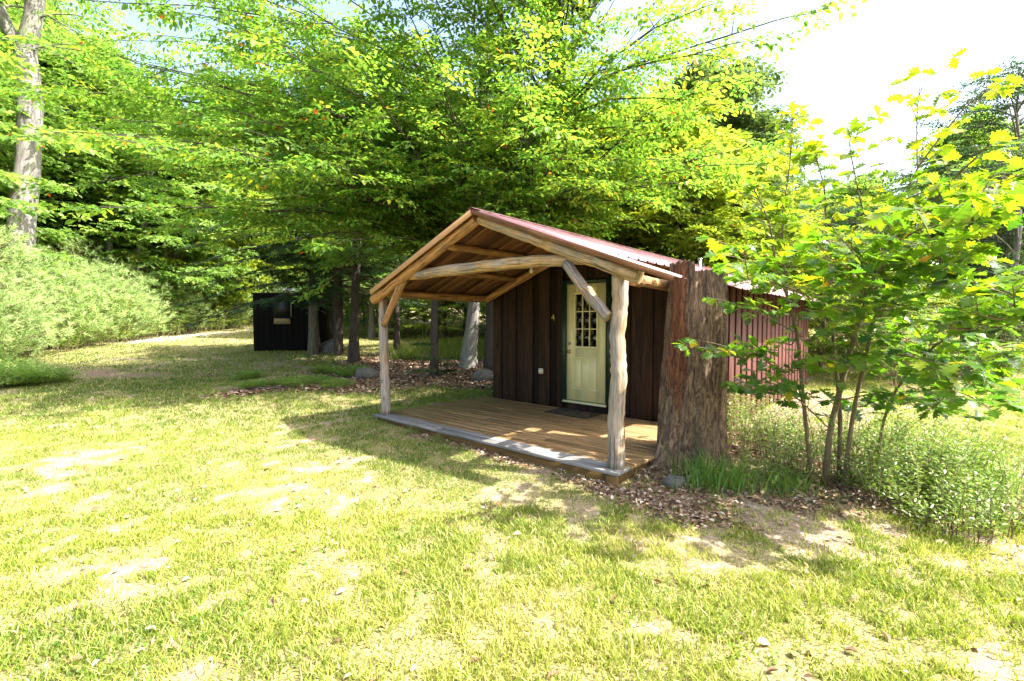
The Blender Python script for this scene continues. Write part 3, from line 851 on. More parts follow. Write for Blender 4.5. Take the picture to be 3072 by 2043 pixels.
for (x, y, s, rz, lab) in ((-24.9, 28.6, 1.2, 1, 'slim grey trunk beyond the pine thicket, left one of the leaning pair'), (-23.6, 28.9, 1.2, 2, 'grey trunk leaning right beyond the pine thicket, beside a slimmer one')):
    g = Geo(); ln = .5 if rz == 1 else 1.2
    g.tube([(0, 0, -.3), (.05, 0, 2), (.3 * ln, 0, 4.5), (ln * .9, 0, 8), (ln * 1.5, 0, 12)], [.3, .25, .2, .15, .05], 10, False, .08)
    cr = Crown(300 + rz, SP_FAR); rr_ = np.random.default_rng(300 + rz)
    for k in range(22):
        az = rr_.uniform(0, 6.28); z = rr_.uniform(6.5, 11.5); L = rr_.uniform(1.5, 3.2); p = (ln * z / 9, 0, z)
        limb(g, cr, rr_, curve(p, (math.cos(az) * .6, math.sin(az) * .6, .6), np.array(p) + (math.cos(az) * L, math.sin(az) * L, 1), 5), .04, 5, 1.2, 3, 1)
    tree_thing('grey_barked_tree', lab, (x, y), (g.mesh('trunk', M['greybark'], True), cr.mesh('crown', M['forestleaf'], .15)))

# pale pine thicket at left
def pine(seed, H, rad, n=85):
    r = np.random.default_rng(seed); g = Geo(); cr = Crown(seed, SP_PINE)
    g.tube([(0, 0, -.2), (0, 0, H * .5), (0, 0, H)], [.05, .035, .01], 6, False)
    az = 0
    for k in range(n):
        h = k / n; z = .12 + (H - .12) * h; az += 2.4
        L = rad * (1 - h) ** .65 * r.uniform(.7, 1.15) + .08
        e = np.array([math.cos(az) * L, math.sin(az) * L, z + L * .32 + .05])
        P = curve((0, 0, z), (math.cos(az), math.sin(az), .1), e, 5)
        g.tube(P, np.linspace(.014, .004, 5), 3, False)
        m_ = max(3, int(L / .1))
        for j in range(m_):
            t = (j + 1) / m_; q = P[0] * (1 - t) + P[-1] * t + r.normal(0, .07 + .08 * L, 3)
            d = np.array([math.cos(az), math.sin(az), .7]) + r.normal(0, .5, 3)
            cr.put(q, d, r.normal(0, 1, 3), r.uniform(.8, 1.3))
    return g.mesh('trunk', M['stem'], True), cr.mesh('crown', M['pineneedle'], .15)
PN = [pine(201, 2.6, 1.5), pine(202, 2.0, 1.35), pine(203, 3.3, 1.5)]
for (x, y, k, s) in [(-19.3, 17.6, 2, 1.45), (-21.2, 18.4, 2, 1.6), (-22.4, 20.6, 0, 1.9), (-21.0, 21.6, 1, 1.7), (-23.6, 23.2, 2, 1.4), (-22.3, 24.4, 0, 1.45), (-23.3, 26.6, 0, 1.6), (-21.9, 25.8, 1, 1.5), (-24.6, 26.2, 2, 1.7), (-22.9, 27.4, 1, 2.0), (-25.4, 29.4, 2, 1.8), (-23.4, 30.6, 0, 1.9), (-26.0, 33.0, 2, 1.9), (-23.8, 33.8, 1, 2.0), (-25.0, 37.0, 0, 2.1), (-23.4, 38.5, 1, 1.9), (-26.4, 41.5, 2, 1.8), (-17.9, 15.7, 1, 1.5), (-26.0, 24.6, 2, 1.7), (-24.2, 20.4, 2, 1.7), (-22.6, 43, 0, 1.7), (-28, 37, 2, 2.1)]:
    tree_thing('pine_sapling', 'pale feathery young pine in the sunny thicket at left', (x, y), PN[k], r.uniform(0, 6.28), s, 'young pines in the thicket', 'pine')
# low shrub skirt in front of the thicket
def low_shrub(seed, H, rad, n, sprays, leafmat, sc):
    r = np.random.default_rng(seed); g = Geo(); cr = Crown(seed, sprays)
    for k in range(n):
        az = r.uniform(0, 6.28); q = r.uniform(0, 1) ** .5 * rad
        top = np.array([math.cos(az) * q, math.sin(az) * q, H * r.uniform(.55, 1.05) * (1 - .45 * (q / rad) ** 2)])
        b_ = np.array([math.cos(az) * q * .45, math.sin(az) * q * .45, -.03])
        P = curve(b_, (0, 0, .9), top, 4)
        g.tube(P, [.006, .005, .004, .002], 3, False)
        for j in range(5):
            t = .3 + .7 * (j + r.uniform(0, 1)) / 5; p = P[0] * (1 - t) + P[-1] * t
            a2 = r.uniform(0, 6.28); cr.put(p, (math.cos(a2), math.sin(a2), r.uniform(.1, .9)), r.normal(0, .5, 3) + (0, 0, 1), sc * r.uniform(.7, 1.2))
    return g.mesh('stems', M['stem'], True), cr.mesh('leaves', M[leafmat], .15)
SP_SMALL = make_sprays(15, LEAF4, 6, 18, .26, .055, flat=.5)
def weedy(seed, H, rad, n, leafmat, leaf):
    r = np.random.default_rng(seed); g = Geo()
    tp = (LEAF4[0] * np.array([1, .75, 1]), LEAF4[1]); P_ = []; D_ = []; S_ = []
    for k in range(n):
        az = r.uniform(0, 6.28); q = r.uniform(0, 1) ** .6 * rad; h = H * r.uniform(.4, 1.15)
        b_ = np.array([math.cos(az) * q * .7, math.sin(az) * q * .7, -.03]); ln = r.normal(0, .22, 2) * h + np.array([math.cos(az), math.sin(az)]) * q * .3
        P = curve(b_, (0, 0, 1), b_ + np.array([ln[0], ln[1], h]), 6)
        g.tube(P, [.005, .0045, .004, .003, .002, .001], 3, False)
        m_ = int(h / .022)
        for j in range(m_):
            t = .22 + .78 * (j + .5) / m_; f = t * 5; i = min(int(f), 4); p = P[i] + (P[i + 1] - P[i]) * (f - i)
            a2 = j * 2.4 + r.normal(0, .4); off = r.uniform(0, .10) * (1.1 - t)
            e = np.array([math.cos(a2), math.sin(a2), r.uniform(.15, .8)])
            P_.append(p + e * off); D_.append(e); S_.append(leaf * r.uniform(.6, 1.25) * (1.2 - .5 * t))
    P_ = np.array(P_); V, F = place(tp, P_, frames(np.array(D_), np.array([0, 0, 1.]) + r.normal(0, .35, (len(P_), 3))), np.array(S_))
    return g.mesh('stems', M['stem'], True), np_mesh('leaves', V, [F], M[leafmat], tint=np.repeat(np.clip(r.normal(.55, .22, len(P_)), .05, 1), 2))
SH = [weedy(210, .85, .6, 42, 'shrubleaf', .062), weedy(211, .6, .6, 46, 'shrubleaf', .055), low_shrub(212, .55, .8, 70, SP_MID, 'forestleaf', .4)]
def shrub(x, y, k, s, label, group=None, name='shrub'):
    t = thing(name, label, 'shrub', (x, y, float(gz(x, y))), r.uniform(0, 6.28), group)
    t.scale = (s, s, s * .9)
    obj('stems', SH[k][0], t); obj('leaves', SH[k][1], t)
for (x, y, k, s) in [(-17.0, 14.6, 0, 2.2), (-18.4, 15.9, 1, 2.4), (-19.6, 18.6, 0, 2.2), (-20.3, 20.2, 1, 2.6), (-20.6, 22.2, 0, 2.2), (-21.2, 24.2, 1, 2.6), (-21.5, 26.4, 0, 2.2), (-21.9, 28.8, 1, 2.8), (-22.2, 31.4, 0, 2.4), (-22.3, 34, 1, 2.8), (-22.4, 37, 0, 2.4), (-21.8, 40, 1, 2.8), (-20.3, 43.5, 0, 3), (-17.5, 45, 1, 3.4), (-15, 45, 0, 3.2), (-16.2, 13.4, 2, 1.4)]:
    shrub(x, y, k, s, 'low greyish shrub along the front edge of the pine thicket', 'low shrubs edging the thicket')

# ------------------------------------------------------------------ the cabin
cabin = thing('cabin', 'small dark brown board cabin numbered 4 with log framed porch and faded red metal roof', 'cabin', (CX0, CY0, 0), CROT)
D0 = .22                      # deck top
W = 2.58                      # front wall plane
XL, XR, YB = -4.26, -.04, 10.2
RX, RZ, RS = -2.10, 3.21, .385
EL, ER = -4.50, .60           # eaves
roofz = lambda x: RZ - RS * abs(x - RX)

fw = obj('front_wall', Geo.mesh((lambda g: (g.box(XL + .02, -2.56, W + .05, W + .09, -.1, 2.5), g.box(-1.58, XR - .02, W + .05, W + .09, -.1, 2.30), g.box(-2.56, -1.58, W + .05, W + .09, 2.5, 2.84), g.box(-2.56, -1.58, W + .05, W + .09, -.1, .30), g)[-1])(Geo()), 'front_wall', M['wall']), cabin)
bw = .2
x = XL; k = 0
while x < XR - .02:
    w_ = min(bw * (1.0 + .12 * math.sin(k * 2.3)), XR - x)
    prd = k % 2 == 0
    y0 = W - .012 if prd else W + .014
    ov = .012 if prd else 0
    xa, xb = x - ov, min(x + w_ + ov, XR + .01)
    zt = min(roofz(xa), roofz(xb)) - .075
    mid = (x + w_ / 2)
    if -2.54 < mid < -1.60:
        box_part('board', fw, M['wall'], xa, xb, y0, y0 + .024, 2.49, zt, .002)
        box_part('board', fw, M['wall'], xa, xb, y0, y0 + .024, .0, .325, .002)
    else:
        if xa < -1.60 < xb: xa = max(xa, -1.595)
        if xa < -2.545 < xb: xb = min(xb, -2.548)
        box_part('board', fw, M['wall'], xa, xb, y0, y0 + .024, .0, zt, .002)
    x += w_; k += 1
sw = obj('side_wall', Geo.mesh((lambda g: (g.box(XR - .09, XR - .05, W + .1, YB, -.1, 2.32), g)[-1])(Geo()), 'side_wall', M['wall']), cabin)
y = W; k = 0
while y < YB - .02:
    w_ = .215 if k % 2 == 0 else .12
    prd = k % 2 == 0
    x1 = XR + .012 if prd else XR - .014
    box_part('board', sw, M['sidewall'], x1 - .024, x1, y + (.026 if k == 0 else 0) - (.01 if prd and k else 0), y + w_ + (.01 if prd else 0), -.1, 2.29, .002)
    y += w_; k += 1
g = Geo(); g.box(XL, XL + .05, W + .1, YB, -.1, 2.3); lw = obj('side_wall', g.mesh('side_wall', M['wall']), cabin)
y = W + .03
while y < YB - .02:
    box_part('board', lw, M['wall'], XL - .03, XL - .003, y, min(y + .26, YB), -.1, 2.28, .003); y += .285
g = Geo(); g.box(XL, XR, YB, YB + .05, -.1, 2.3)
g.add([(XL, YB, 2.3), (XR, YB, 2.3), (RX, YB, 3.1), (XL, YB + .05, 2.3), (XR, YB + .05, 2.3), (RX, YB + .05, 3.1)], [(0, 1, 2), (5, 4, 3)])
obj('back_wall', g.mesh('back_wall', M['wall']), cabin)
g = Geo(); g.box(XL + .06, XR - .1, W + .12, YB - .05, .2, .25); obj('floor', g.mesh('floor', M['deck']), cabin)

# door
DX0, DX1, DZ0, DZ1 = -2.47, -1.675, .385, 2.408
fy = W - .02
fr = Geo()
fr.box(DX0 - .09, DX0 - .008, fy, W + .08, .34, DZ1 + .075); fr.box(DX1 + .008, DX1 + .09, fy, W + .08, .34, DZ1 + .075)
fr.box(DX0 - .0079, DX1 + .0079, fy + .001, W + .079, DZ1 + .008, DZ1 + .074)
obj('door_frame', fr.mesh('door_frame', M['greentrim']), cabin)
box_part('door_sill', cabin, M['muntin'], DX0 - .05, DX1 + .03, W - .05, W + .07, .338, .372, .004)
dy = W + .012
GX0, GX1, GZ0, GZ1 = -2.285, -1.86, 1.335, 2.235
d = Geo()
d.box(DX0, GX0, dy, dy + .045, DZ0, DZ1); d.box(GX1, DX1, dy, dy + .045, DZ0, DZ1)
d.box(GX0 + .0002, GX1 - .0002, dy, dy + .045, GZ1, DZ1); d.box(GX0 + .0002, GX1 - .0002, dy, dy + .045, DZ0, GZ0)
door = obj('door', d.mesh('door', M['door']), cabin)
gf = Geo()
for (a0, a1, c0, c1) in ((GX0 - .03, GX0, GZ0 - .03, GZ1 + .03), (GX1, GX1 + .03, GZ0 - .03, GZ1 + .03), (GX0, GX1, GZ1, GZ1 + .03), (GX0, GX1, GZ0 - .03, GZ0)):
    gf.bevbox(a0, a1, dy - .014, dy + .003, c0, c1, .005)
obj('window_moulding', gf.mesh('window_moulding', M['door']), door)
cw = (GX1 - GX0) / 3; ch = (GZ1 - GZ0) / 3
for i in (1, 2):
    box_part('muntin', door, M['muntin'], GX0 + cw * i - .009, GX0 + cw * i + .009, dy - .006, dy + .02, GZ0 + .001, GZ1 - .001, .002)
    box_part('muntin', door, M['muntin'], GX0 + .001, GX1 - .001, dy - .005, dy + .019, GZ0 + ch * i - .009, GZ0 + ch * i + .009, .002)
for i in range(3):
    for j in range(3):
        box_part('pane', door, M['glass'], GX0 + cw * i + .009, GX0 + cw * (i + 1) - .009, dy + .022, dy + .026, GZ0 + ch * j + .009, GZ0 + ch * (j + 1) - .009, 0)
for (a0, a1) in ((-2.33, -2.12), (-2.02, -1.81)):
    pf = Geo(); c0, c1 = .58, 1.15
    for (e0, e1, f0, f1) in ((a0, a0 + .022, c0, c1), (a1 - .022, a1, c0, c1), (a0 + .022, a1 - .022, c0, c0 + .022), (a0 + .022, a1 - .022, c1 - .022, c1)):
        pf.bevbox(e0, e1, dy - .008, dy + .002, f0, f1, .004)
    pf.bevbox(a0 + .045, a1 - .045, dy - .006, dy + .002, c0 + .045, c1 - .045, .005)
    obj('door_panel', pf.mesh('door_panel', M['door']), door)
def lathe(prof, n=16):
    V = []; F = []
    for (h, r_) in prof:
        for k in range(n): a = 2 * math.pi * k / n; V.append((r_ * math.cos(a), h, r_ * math.sin(a)))
    for i in range(len(prof) - 1):
        for k in range(n): F.append((i * n + k, i * n + (k + 1) % n, (i + 1) * n + (k + 1) % n, (i + 1) * n + k))
    F.append(tuple(range(n))); F.append(tuple((len(prof) - 1) * n + k for k in range(n))[::-1])
    g = Geo(); g.add(V, F); return g
g = lathe([(0, .032), (-.008, .032), (-.01, .013), (-.035, .012), (-.04, .024), (-.055, .029), (-.068, .022), (-.072, .008)])
obj('door_knob', g.mesh('door_knob', M['nickel'], True), door, (DX0 + .065, dy, 1.235))
g = lathe([(0, .031), (-.012, .030), (-.02, .02), (-.024, .019)])
obj('deadbolt', g.mesh('deadbolt', M['nickel'], True), door, (DX0 + .065, dy, 1.375))
# number 4
g = Geo()
def stroke(g, p, q, w, y, t=.008):
    p = np.array(p, float); q = np.array(q, float); dn = q - p; nrm = np.array([-dn[1], dn[0]]) / np.linalg.norm(dn) * w / 2
    c = [p - nrm, q - nrm, q + nrm, p + nrm]
    g.add([(a[0], y, a[1]) for a in c] + [(a[0], y - t, a[1]) for a in c], [(3, 2, 1, 0), (4, 5, 6, 7), (0, 1, 5, 4), (1, 2, 6, 5), (2, 3, 7, 6), (3, 0, 4, 7)])
stroke(g, (.012, -.058), (.012, .06), .017, 0, .008); stroke(g, (.012, .056), (-.034, -.018), .013, -.0005, .0085); stroke(g, (-.036, -.018), (.036, -.018), .014, -.001, .009)
obj('house_number', g.mesh('house_number', M['brass']), cabin, (-2.745, W - .016, 1.84), label='brass numeral 4 beside the door')
g = Geo(); g.bevbox(-.05, .05, -.03, 0, -.05, .05, .006); g.bevbox(-.034, .034, -.036, -.029, -.036, .036, .003)
obj('outlet_cover', g.mesh('outlet_cover', M['outlet']), cabin, (-3.02, W - .012, .848))

# deck
y = -.02; k = 0
while y < W - .03:
    w_ = .138
    y1 = min(y + w_ - .006, W - .018)
    xl, xr = -4.54 + random.uniform(-.008, .008), .0 + random.uniform(-.012, .012)
    zt = D0 + random.uniform(-.002, .002)
    mt = M['deckgrey'] if k < 2 else M['deck']
    if 2 <= k and k % 3 == 1 or k == 0:
        xm = random.choice((-2.9, -2.1, -1.4))
        box_part('deck_board', cabin, mt, xl, xm - .003, y, y1, zt - .036, zt, .004)
        box_part('deck_board', cabin, mt, xm + .003, xr, y, y1, zt - .036, zt, .004)
    else:
        box_part('deck_board', cabin, mt, xl, xr, y, y1, zt - .036, zt, .004)
    y += w_; k += 1
box_part('rim_joist', cabin, M['rim'], -4.47, -.05, .02, .058, -.05, D0 - .04, .004)
box_part('rim_joist', cabin, M['rim'], -.09, -.052, .06, W - .02, -.05, D0 - .041, .004)
box_part('rim_joist', cabin, M['rim'], -4.46, -4.42, .06, W - .02, -.05, D0 - .041, .004)
box_part('corner_block', cabin, M['rim'], -.16, -.02, -.005, .018, -.08, D0 - .045, .004)

# posts, beam, braces, rafters, purlins
log_part('post', cabin, M['post'], [(-4.44, .17, D0), (-4.455, .16, 1.0), (-4.475, .15, 1.7), (-4.465, .15, 2.27)], [.082, .076, .074, .070], 18, .05, 26)
log_part('post', cabin, M['post'], [(-.125, .15, D0), (-.135, .15, .75), (-.10, .15, 1.15), (-.125, .15, 1.5), (-.10, .15, 1.9), (-.10, .15, 2.245)], [.093, .084, .088, .080, .084, .088], 20, .06, 36)
log_part('tie_beam', cabin, M['beam'], [(-4.11, .13, 2.465), (-3.84, .13, 2.47), (-2.53, .13, 2.485), (-1.31, .13, 2.478), (-.82, .13, 2.46), (-.40, .13, 2.40)], [.045, .068, .080, .074, .070, .022], 18, .03, 26)
log_part('brace', cabin, M['rafter'], [(-3.80, .10, 2.42), (-4.06, .09, 2.10), (-4.33, .07, 1.70)], [.062, .060, .048], 14, .05, 12)
log_part('brace', cabin, M['post'], [(-.745, .10, 2.41), (-.48, .09, 2.10), (-.19, .08, 1.80)], [.058, .064, .064], 14, .04, 12)
rf = lambda x, o: roofz(x) - o
log_part('rafter', cabin, M['rafter'], [(-4.60, .06, rf(-4.60, .125)), (-3.3, .06, rf(-3.3, .12)), (RX - .02, .06, RZ - .12)], [.078, .076, .070], 16, .04, 22)
log_part('rafter', cabin, M['beam'], [(.17, .05, rf(.17, .135)), (-.95, .05, rf(-.95, .125)), (RX + .05, .05, RZ - .13)], [.080, .076, .068], 16, .04, 24)
log_part('rafter', cabin, M['rafter'], [(-4.35, W - .13, rf(-4.35, .15)), (-3.2, W - .13, rf(-3.2, .15)), (RX - .02, W - .13, RZ - .15)], [.07, .072, .065], 14, .06, 22)
log_part('rafter', cabin, M['rafter'], [(.12, W - .13, rf(.12, .15)), (-1, W - .13, rf(-1, .15)), (RX + .05, W - .13, RZ - .15)], [.07, .072, .065], 14, .06, 22)
log_part('purlin', cabin, M['rafter'], [(-2.80, .12, rf(-2.8, .11)), (-2.78, 1.3, rf(-2.8, .10)), (-2.80, W - .02, rf(-2.8, .11))], [.055, .05, .05], 12, .05, 14)
log_part('purlin', cabin, M['rafter'], [(-3.52, .12, rf(-3.52, .11)), (-3.50, 1.3, rf(-3.52, .10)), (-3.52, W - .02, rf(-3.52, .11))], [.055, .05, .045], 12, .05, 14)
log_part('purlin', cabin, M['rafter'], [(-1.3, .14, rf(-1.3, .11)), (-1.3, W - .02, rf(-1.3, .11))], [.05, .05], 12, .05, 10)
log_part('eave_log', cabin, M['rafter'], [(-4.38, .16, 2.235), (-4.36, 1.3, 2.215), (-4.36, W - .02, 2.215)], [.07, .066, .075], 12, .05, 14)
log_part('eave_log', cabin, M['rafter'], [(.02, .2, 2.19), (-.06, .6, 2.2), (-.16, W - .02, 2.2)], [.065, .062, .065], 12, .05, 14)
# sheathing and metal
def slope_board(name, parent, mt, side, xa, xb, y0, y1, off, th):
    """board lying on a roof slope from the ridge side xa to the eave side xb"""
    g = Geo()
    L = math.hypot(xb - xa, RS * (xb - xa)); ang = math.atan(RS) * (1 if side > 0 else -1)
    g.bevbox(-L / 2, L / 2, -(y1 - y0) / 2, (y1 - y0) / 2, -th, 0, .003)
    xm = (xa + xb) / 2
    return obj(name, g.mesh(name, mt), parent, (xm, (y0 + y1) / 2, roofz(xm) - off), (0, ang, 0))
roof = obj('roof', Geo.mesh((lambda g: (g.add([(RX - .09, -.075, RZ - .035 + .012), (RX, -.075, RZ + .014), (RX + .09, -.075, RZ - .035 + .012), (RX - .09, YB + .3, RZ - .023), (RX, YB + .3, RZ + .014), (RX + .09, YB + .3, RZ - .023)], [(0, 1, 4, 3), (1, 2, 5, 4)]), g)[-1])(Geo()), 'roof', M['metal']), cabin)
y = -.05
while y < W + .1:
    w_ = random.uniform(.19, .27)
    o = random.uniform(0, .006)
    slope_board('roof_board', cabin, M['ceiling'], -1, EL + .03, RX - .01, y, y + w_ - .008, .014 + o, .022)
    er = ER - .04 if y + w_ < .12 or y > 1.75 else -.20
    slope_board('roof_board', cabin, M['ceiling'], 1, RX + .01, er, y, y + w_ - .008, .014 + o, .022)
    y += w_
def metal_panel(side, xe, y0, y1):
    prof = []
    n = max(1, round((y1 - y0) / .25)); w_ = (y1 - y0) / n
    for i in range(n):
        a = y0 + i * w_
        prof += [(a, 0), (a + w_ * .36, 0), (a + w_ * .44, .019), (a + w_ * .56, .019), (a + w_ * .64, 0)]
    prof.append((y1 + .004, 0.0))
    xa = RX + side * .012; V = []
    for (xx) in (xa, (xa + xe) / 2, xe):
        for (py, pz) in prof: V.append((xx, py, roofz(xx) - .012 + pz))
    n = len(prof); F = []
    for j in range(2):
        for i in range(n - 1):
            q = (j * n + i, (j + 1) * n + i, (j + 1) * n + i + 1, j * n + i + 1)
            F.append(q if side > 0 else q[::-1])
    g = Geo(); g.add(V, F)
    me = g.mesh('metal_panel', M['metal'])
    o = obj('metal_panel', me, roof)
    md = o.modifiers.new('thick', 'SOLIDIFY'); md.thickness = .002; md.offset = -1
y = -.08
for y1 in (.12, 1.76, 2.9, 3.9, 4.9, 5.9, 6.9, 7.9, 8.9, 9.9, 10.9, 11.5):
    metal_panel(-1, EL, y, y1)
    metal_panel(1, ER + .01 if y1 != 1.76 else -.17, y, y1)
    y = y1
# rake boards
g = Geo(); L = math.hypot(EL - RX, RS * (EL - RX)); g.bevbox(-L / 2, L / 2 - .01, -.011, .011, -.075, 0, .003)
xm = (EL + RX) / 2; obj('rake_board', g.mesh('rake_board', M['rafter']), cabin, (xm, -.072, roofz(xm) - .017), (0, -math.atan(RS), 0))
g = Geo(); L = math.hypot(ER - RX, RS * (ER - RX)); g.bevbox(-L / 2 + .01, L / 2 - .03, -.011, .011, -.05, 0, .003)
xm = (ER + RX) / 2; obj('rake_board', g.mesh('rake_board', M['ceiling']), cabin, (xm, -.072, roofz(xm) - .017), (0, math.atan(RS), 0))
# bulb
bl = obj('light_fitting', (lambda g: (g.tube([(0, 0, .0), (0, 0, .05)], .022, 10), g)[-1])(Geo()).mesh('light_fitting', M['outlet']), cabin, (-3.02, 2.27, 2.735))
g = Geo(); a = [(0, .012), (-.02, .018), (-.05, .034), (-.075, .036), (-.1, .024), (-.11, .004)]
g.tube([(0, 0, z) for z, _ in a], [q for _, q in a], 12); obj('bulb', g.mesh('bulb', M['bulb'], True), bl)
g = Geo(); g.tube([(0, 0, -.1), (0, 0, .22)], .035, 12); g.tube([(0, 0, .22), (0, 0, .235)], .05, 12)
obj('stove_pipe', g.mesh('stove_pipe', M['pipe'], True), cabin, (-1.42, 6.1, 2.9))

# doormat
g = Geo(); g.bevbox(-.42, .42, -.24, .24, 0, .012, .004)
mx, my = to_world(-2.10, 2.24)
obj('doormat', g.mesh('doormat', M['mat']), None, (mx, my, D0 + .004), (0, 0, CROT), label='dark patterned doormat lying on the porch boards before the cream door', category='doormat')

# ------------------------------------------------------------------ old stump beside the porch
m, nt, b = mat('rotting stump wood')
v = coords(nt, 'UV', (24, 5, 1))
n1 = noise(nt, v, 1, 10, .8, 1.3)
rA = ramp(nt, [(.38, (.02, .014, .01)), (.47, (.10, .06, .036)), (.54, (.215, .14, .085)), (.66, (.37, .265, .175))]); nt.links.new(n1, rA.inputs[0])
rB = ramp(nt, [(.38, (.025, .010, .005)), (.5, (.13, .045, .02)), (.66, (.32, .13, .05))]); nt.links.new(n1, rB.inputs[0])
rC = ramp(nt, [(.38, (.02, .02, .01)), (.52, (.10, .095, .045)), (.66, (.25, .22, .13))]); nt.links.new(n1, rC.inputs[0])
aa = nd(nt, 'Attribute', attribute_name='rot'); sp_ = nd(nt, 'SeparateXYZ'); nt.links.new(aa.outputs['Vector'], sp_.inputs[0])
v2 = coords(nt, 'UV', (9, 1.6, 1)); n2 = noise(nt, v2, 1, 8, .75)
f = math_(nt, 'MULTIPLY', math_(nt, 'SUBTRACT', math_(nt, 'ADD', sp_.outputs[0], n2), 1.10), 7.0); f.node.use_clamp = True
f2 = math_(nt, 'MULTIPLY', math_(nt, 'SUBTRACT', math_(nt, 'ADD', sp_.outputs[1], n2), .98), 6.0); f2.node.use_clamp = True
c = mix(nt, f2, rA.outputs[0], rC.outputs[0]); c = mix(nt, f, c, rB.outputs[0])
nt.links.new(c, b.inputs['Base Color']); b.inputs['Roughness'].default_value = .9
n3 = noise(nt, coords(nt, 'UV', (45, 3, 1)), 1, 4, .7)
bump(nt, b, math_(nt, 'ADD', n1, math_(nt, 'MULTIPLY', n3, .5)), 1.0, .03)
SXw, SYw = 2.1, 5.42
sz0 = float(gz(SXw, SYw)) - .12
NA, NH = 150, 150
A_ = np.linspace(0, 2 * np.pi, NA, endpoint=False)
hs = np.linspace(0, 1, NH)
AA, HH = np.meshgrid(A_, hs)
# angle 0 = +x ; camera side is about -pi/2
top = 2.30 + .0 * A_
rel = (A_ - math.radians(205) + np.pi) % (2 * np.pi) - np.pi
top = np.where(np.abs(rel) < .62, 2.415, 2.315) + .035 * vnoise(A_ * 9, 0 * A_ + 3) + .05 * (vnoise(A_ * 25, 0 * A_ + 9) - .5)
top = top - sz0
Zs = HH * top[None, :]
rad = .305 + .045 * np.exp(-((Zs - .9) / .9) ** 2) + .02 * np.clip(1.1 - Zs, 0, 2)
flare = np.exp(-np.clip(Zs, 0, 9) / .26)
rad = rad + flare * (.06 + .10 * np.cos(AA * 5 + .8) * .6 + .08 * np.cos(AA * 3 + 2) + .10 * np.exp(-((((AA - R(195) + np.pi) % (2 * np.pi)) - np.pi) / .35) ** 2))
ridge = fbm((np.cos(AA) * 5 + 9) * 1.6 + 30, Zs * .5 + np.sin(AA) * 8, 4) - .5
ridge += .7 * (fbm(AA * 14 , Zs * 1.1, 3) - .5) * np.minimum(1, np.minimum(AA, 2 * np.pi - AA) * 3)
rad = rad + ridge * .065 + .03 * (fbm(AA * 3.2 + 5, Zs * 2.2, 4) - .5)
# rotted hollow on the upper left of the face, a strip of bark left standing beside it
relh = (AA - R(262) + np.pi) % (2 * np.pi) - np.pi
hollow = np.exp(-(relh / .30) ** 2) * np.clip((Zs - 1.75) / .35, 0, 1)
rad = rad - .07 * hollow
relr = (AA - R(222) + np.pi) % (2 * np.pi) - np.pi
rot = np.exp(-(relr / .42) ** 2) * (.25 + .75 * np.clip((Zs - .3) / 1.0, 0, 1)) + .6 * hollow
rot = rot * (1 - .9 * np.exp(-(((AA - R(236) + np.pi) % (2 * np.pi) - np.pi) / .16) ** 2) * np.clip((Zs - 1.55) / .2, 0, 1)) + .5 * np.exp(-(((AA - R(185) + np.pi) % (2 * np.pi) - np.pi) / .35) ** 2)
moss = .5 * np.exp(-(((AA - R(258) + np.pi) % (2 * np.pi) - np.pi) / .5) ** 2) * np.clip((1.7 - Zs) / .8, 0, 1) + .3 * flare
Vx = rad * np.cos(AA) + .03 * Zs; Vy = rad * np.sin(AA)
V = np.stack([Vx, Vy, Zs], -1).reshape(-1, 3)
idx = np.arange(NA * NH).reshape(NH, NA)
F = np.stack([idx[:-1], np.roll(idx[:-1], -1, 1), np.roll(idx[1:], -1, 1), idx[1:]], -1).reshape(-1, 4)
# the inside rim and rotten core
inner = []
base_n = len(V)
for (fr_, dz) in ((.82, -.03), (.6, -.16), (.25, -.22)):
    inner.append(np.stack([Vx[-1] * fr_, Vy[-1] * fr_, Zs[-1] + dz + .03 * vnoise(A_ * 12, A_ * 0 + fr_ * 30)], -1))
V = np.concatenate([V] + inner)
rings = [idx[-1]] + [base_n + k * NA + np.arange(NA) for k in range(3)]
F2 = [np.stack([rings[k], np.roll(rings[k], -1), np.roll(rings[k + 1], -1), rings[k + 1]], -1) for k in range(3)]
uvs = np.stack([np.abs(AA - np.pi) * .36, Zs], -1).reshape(-1, 2); uvs = np.concatenate([uvs, np.concatenate([i_[:, :2] * 1.0 for i_ in inner])])
me = np_mesh('tree_stump', V, [np.concatenate([F] + F2), np.array([list(rings[-1])])], m, uv=uvs, smooth=True)
at_ = me.attributes.new('rot', 'FLOAT_VECTOR', 'POINT')
rv = np.zeros((len(V), 3), np.float32); rv[:base_n, 0] = rot.ravel(); rv[:base_n, 1] = moss.ravel(); rv[base_n:, 0] = .3
at_.data.foreach_set('vector', rv.ravel())
obj('tree_stump', me, None, (SXw, SYw, sz0), label='tall rotting tree stump with broken top standing right of the porch', category='stump')

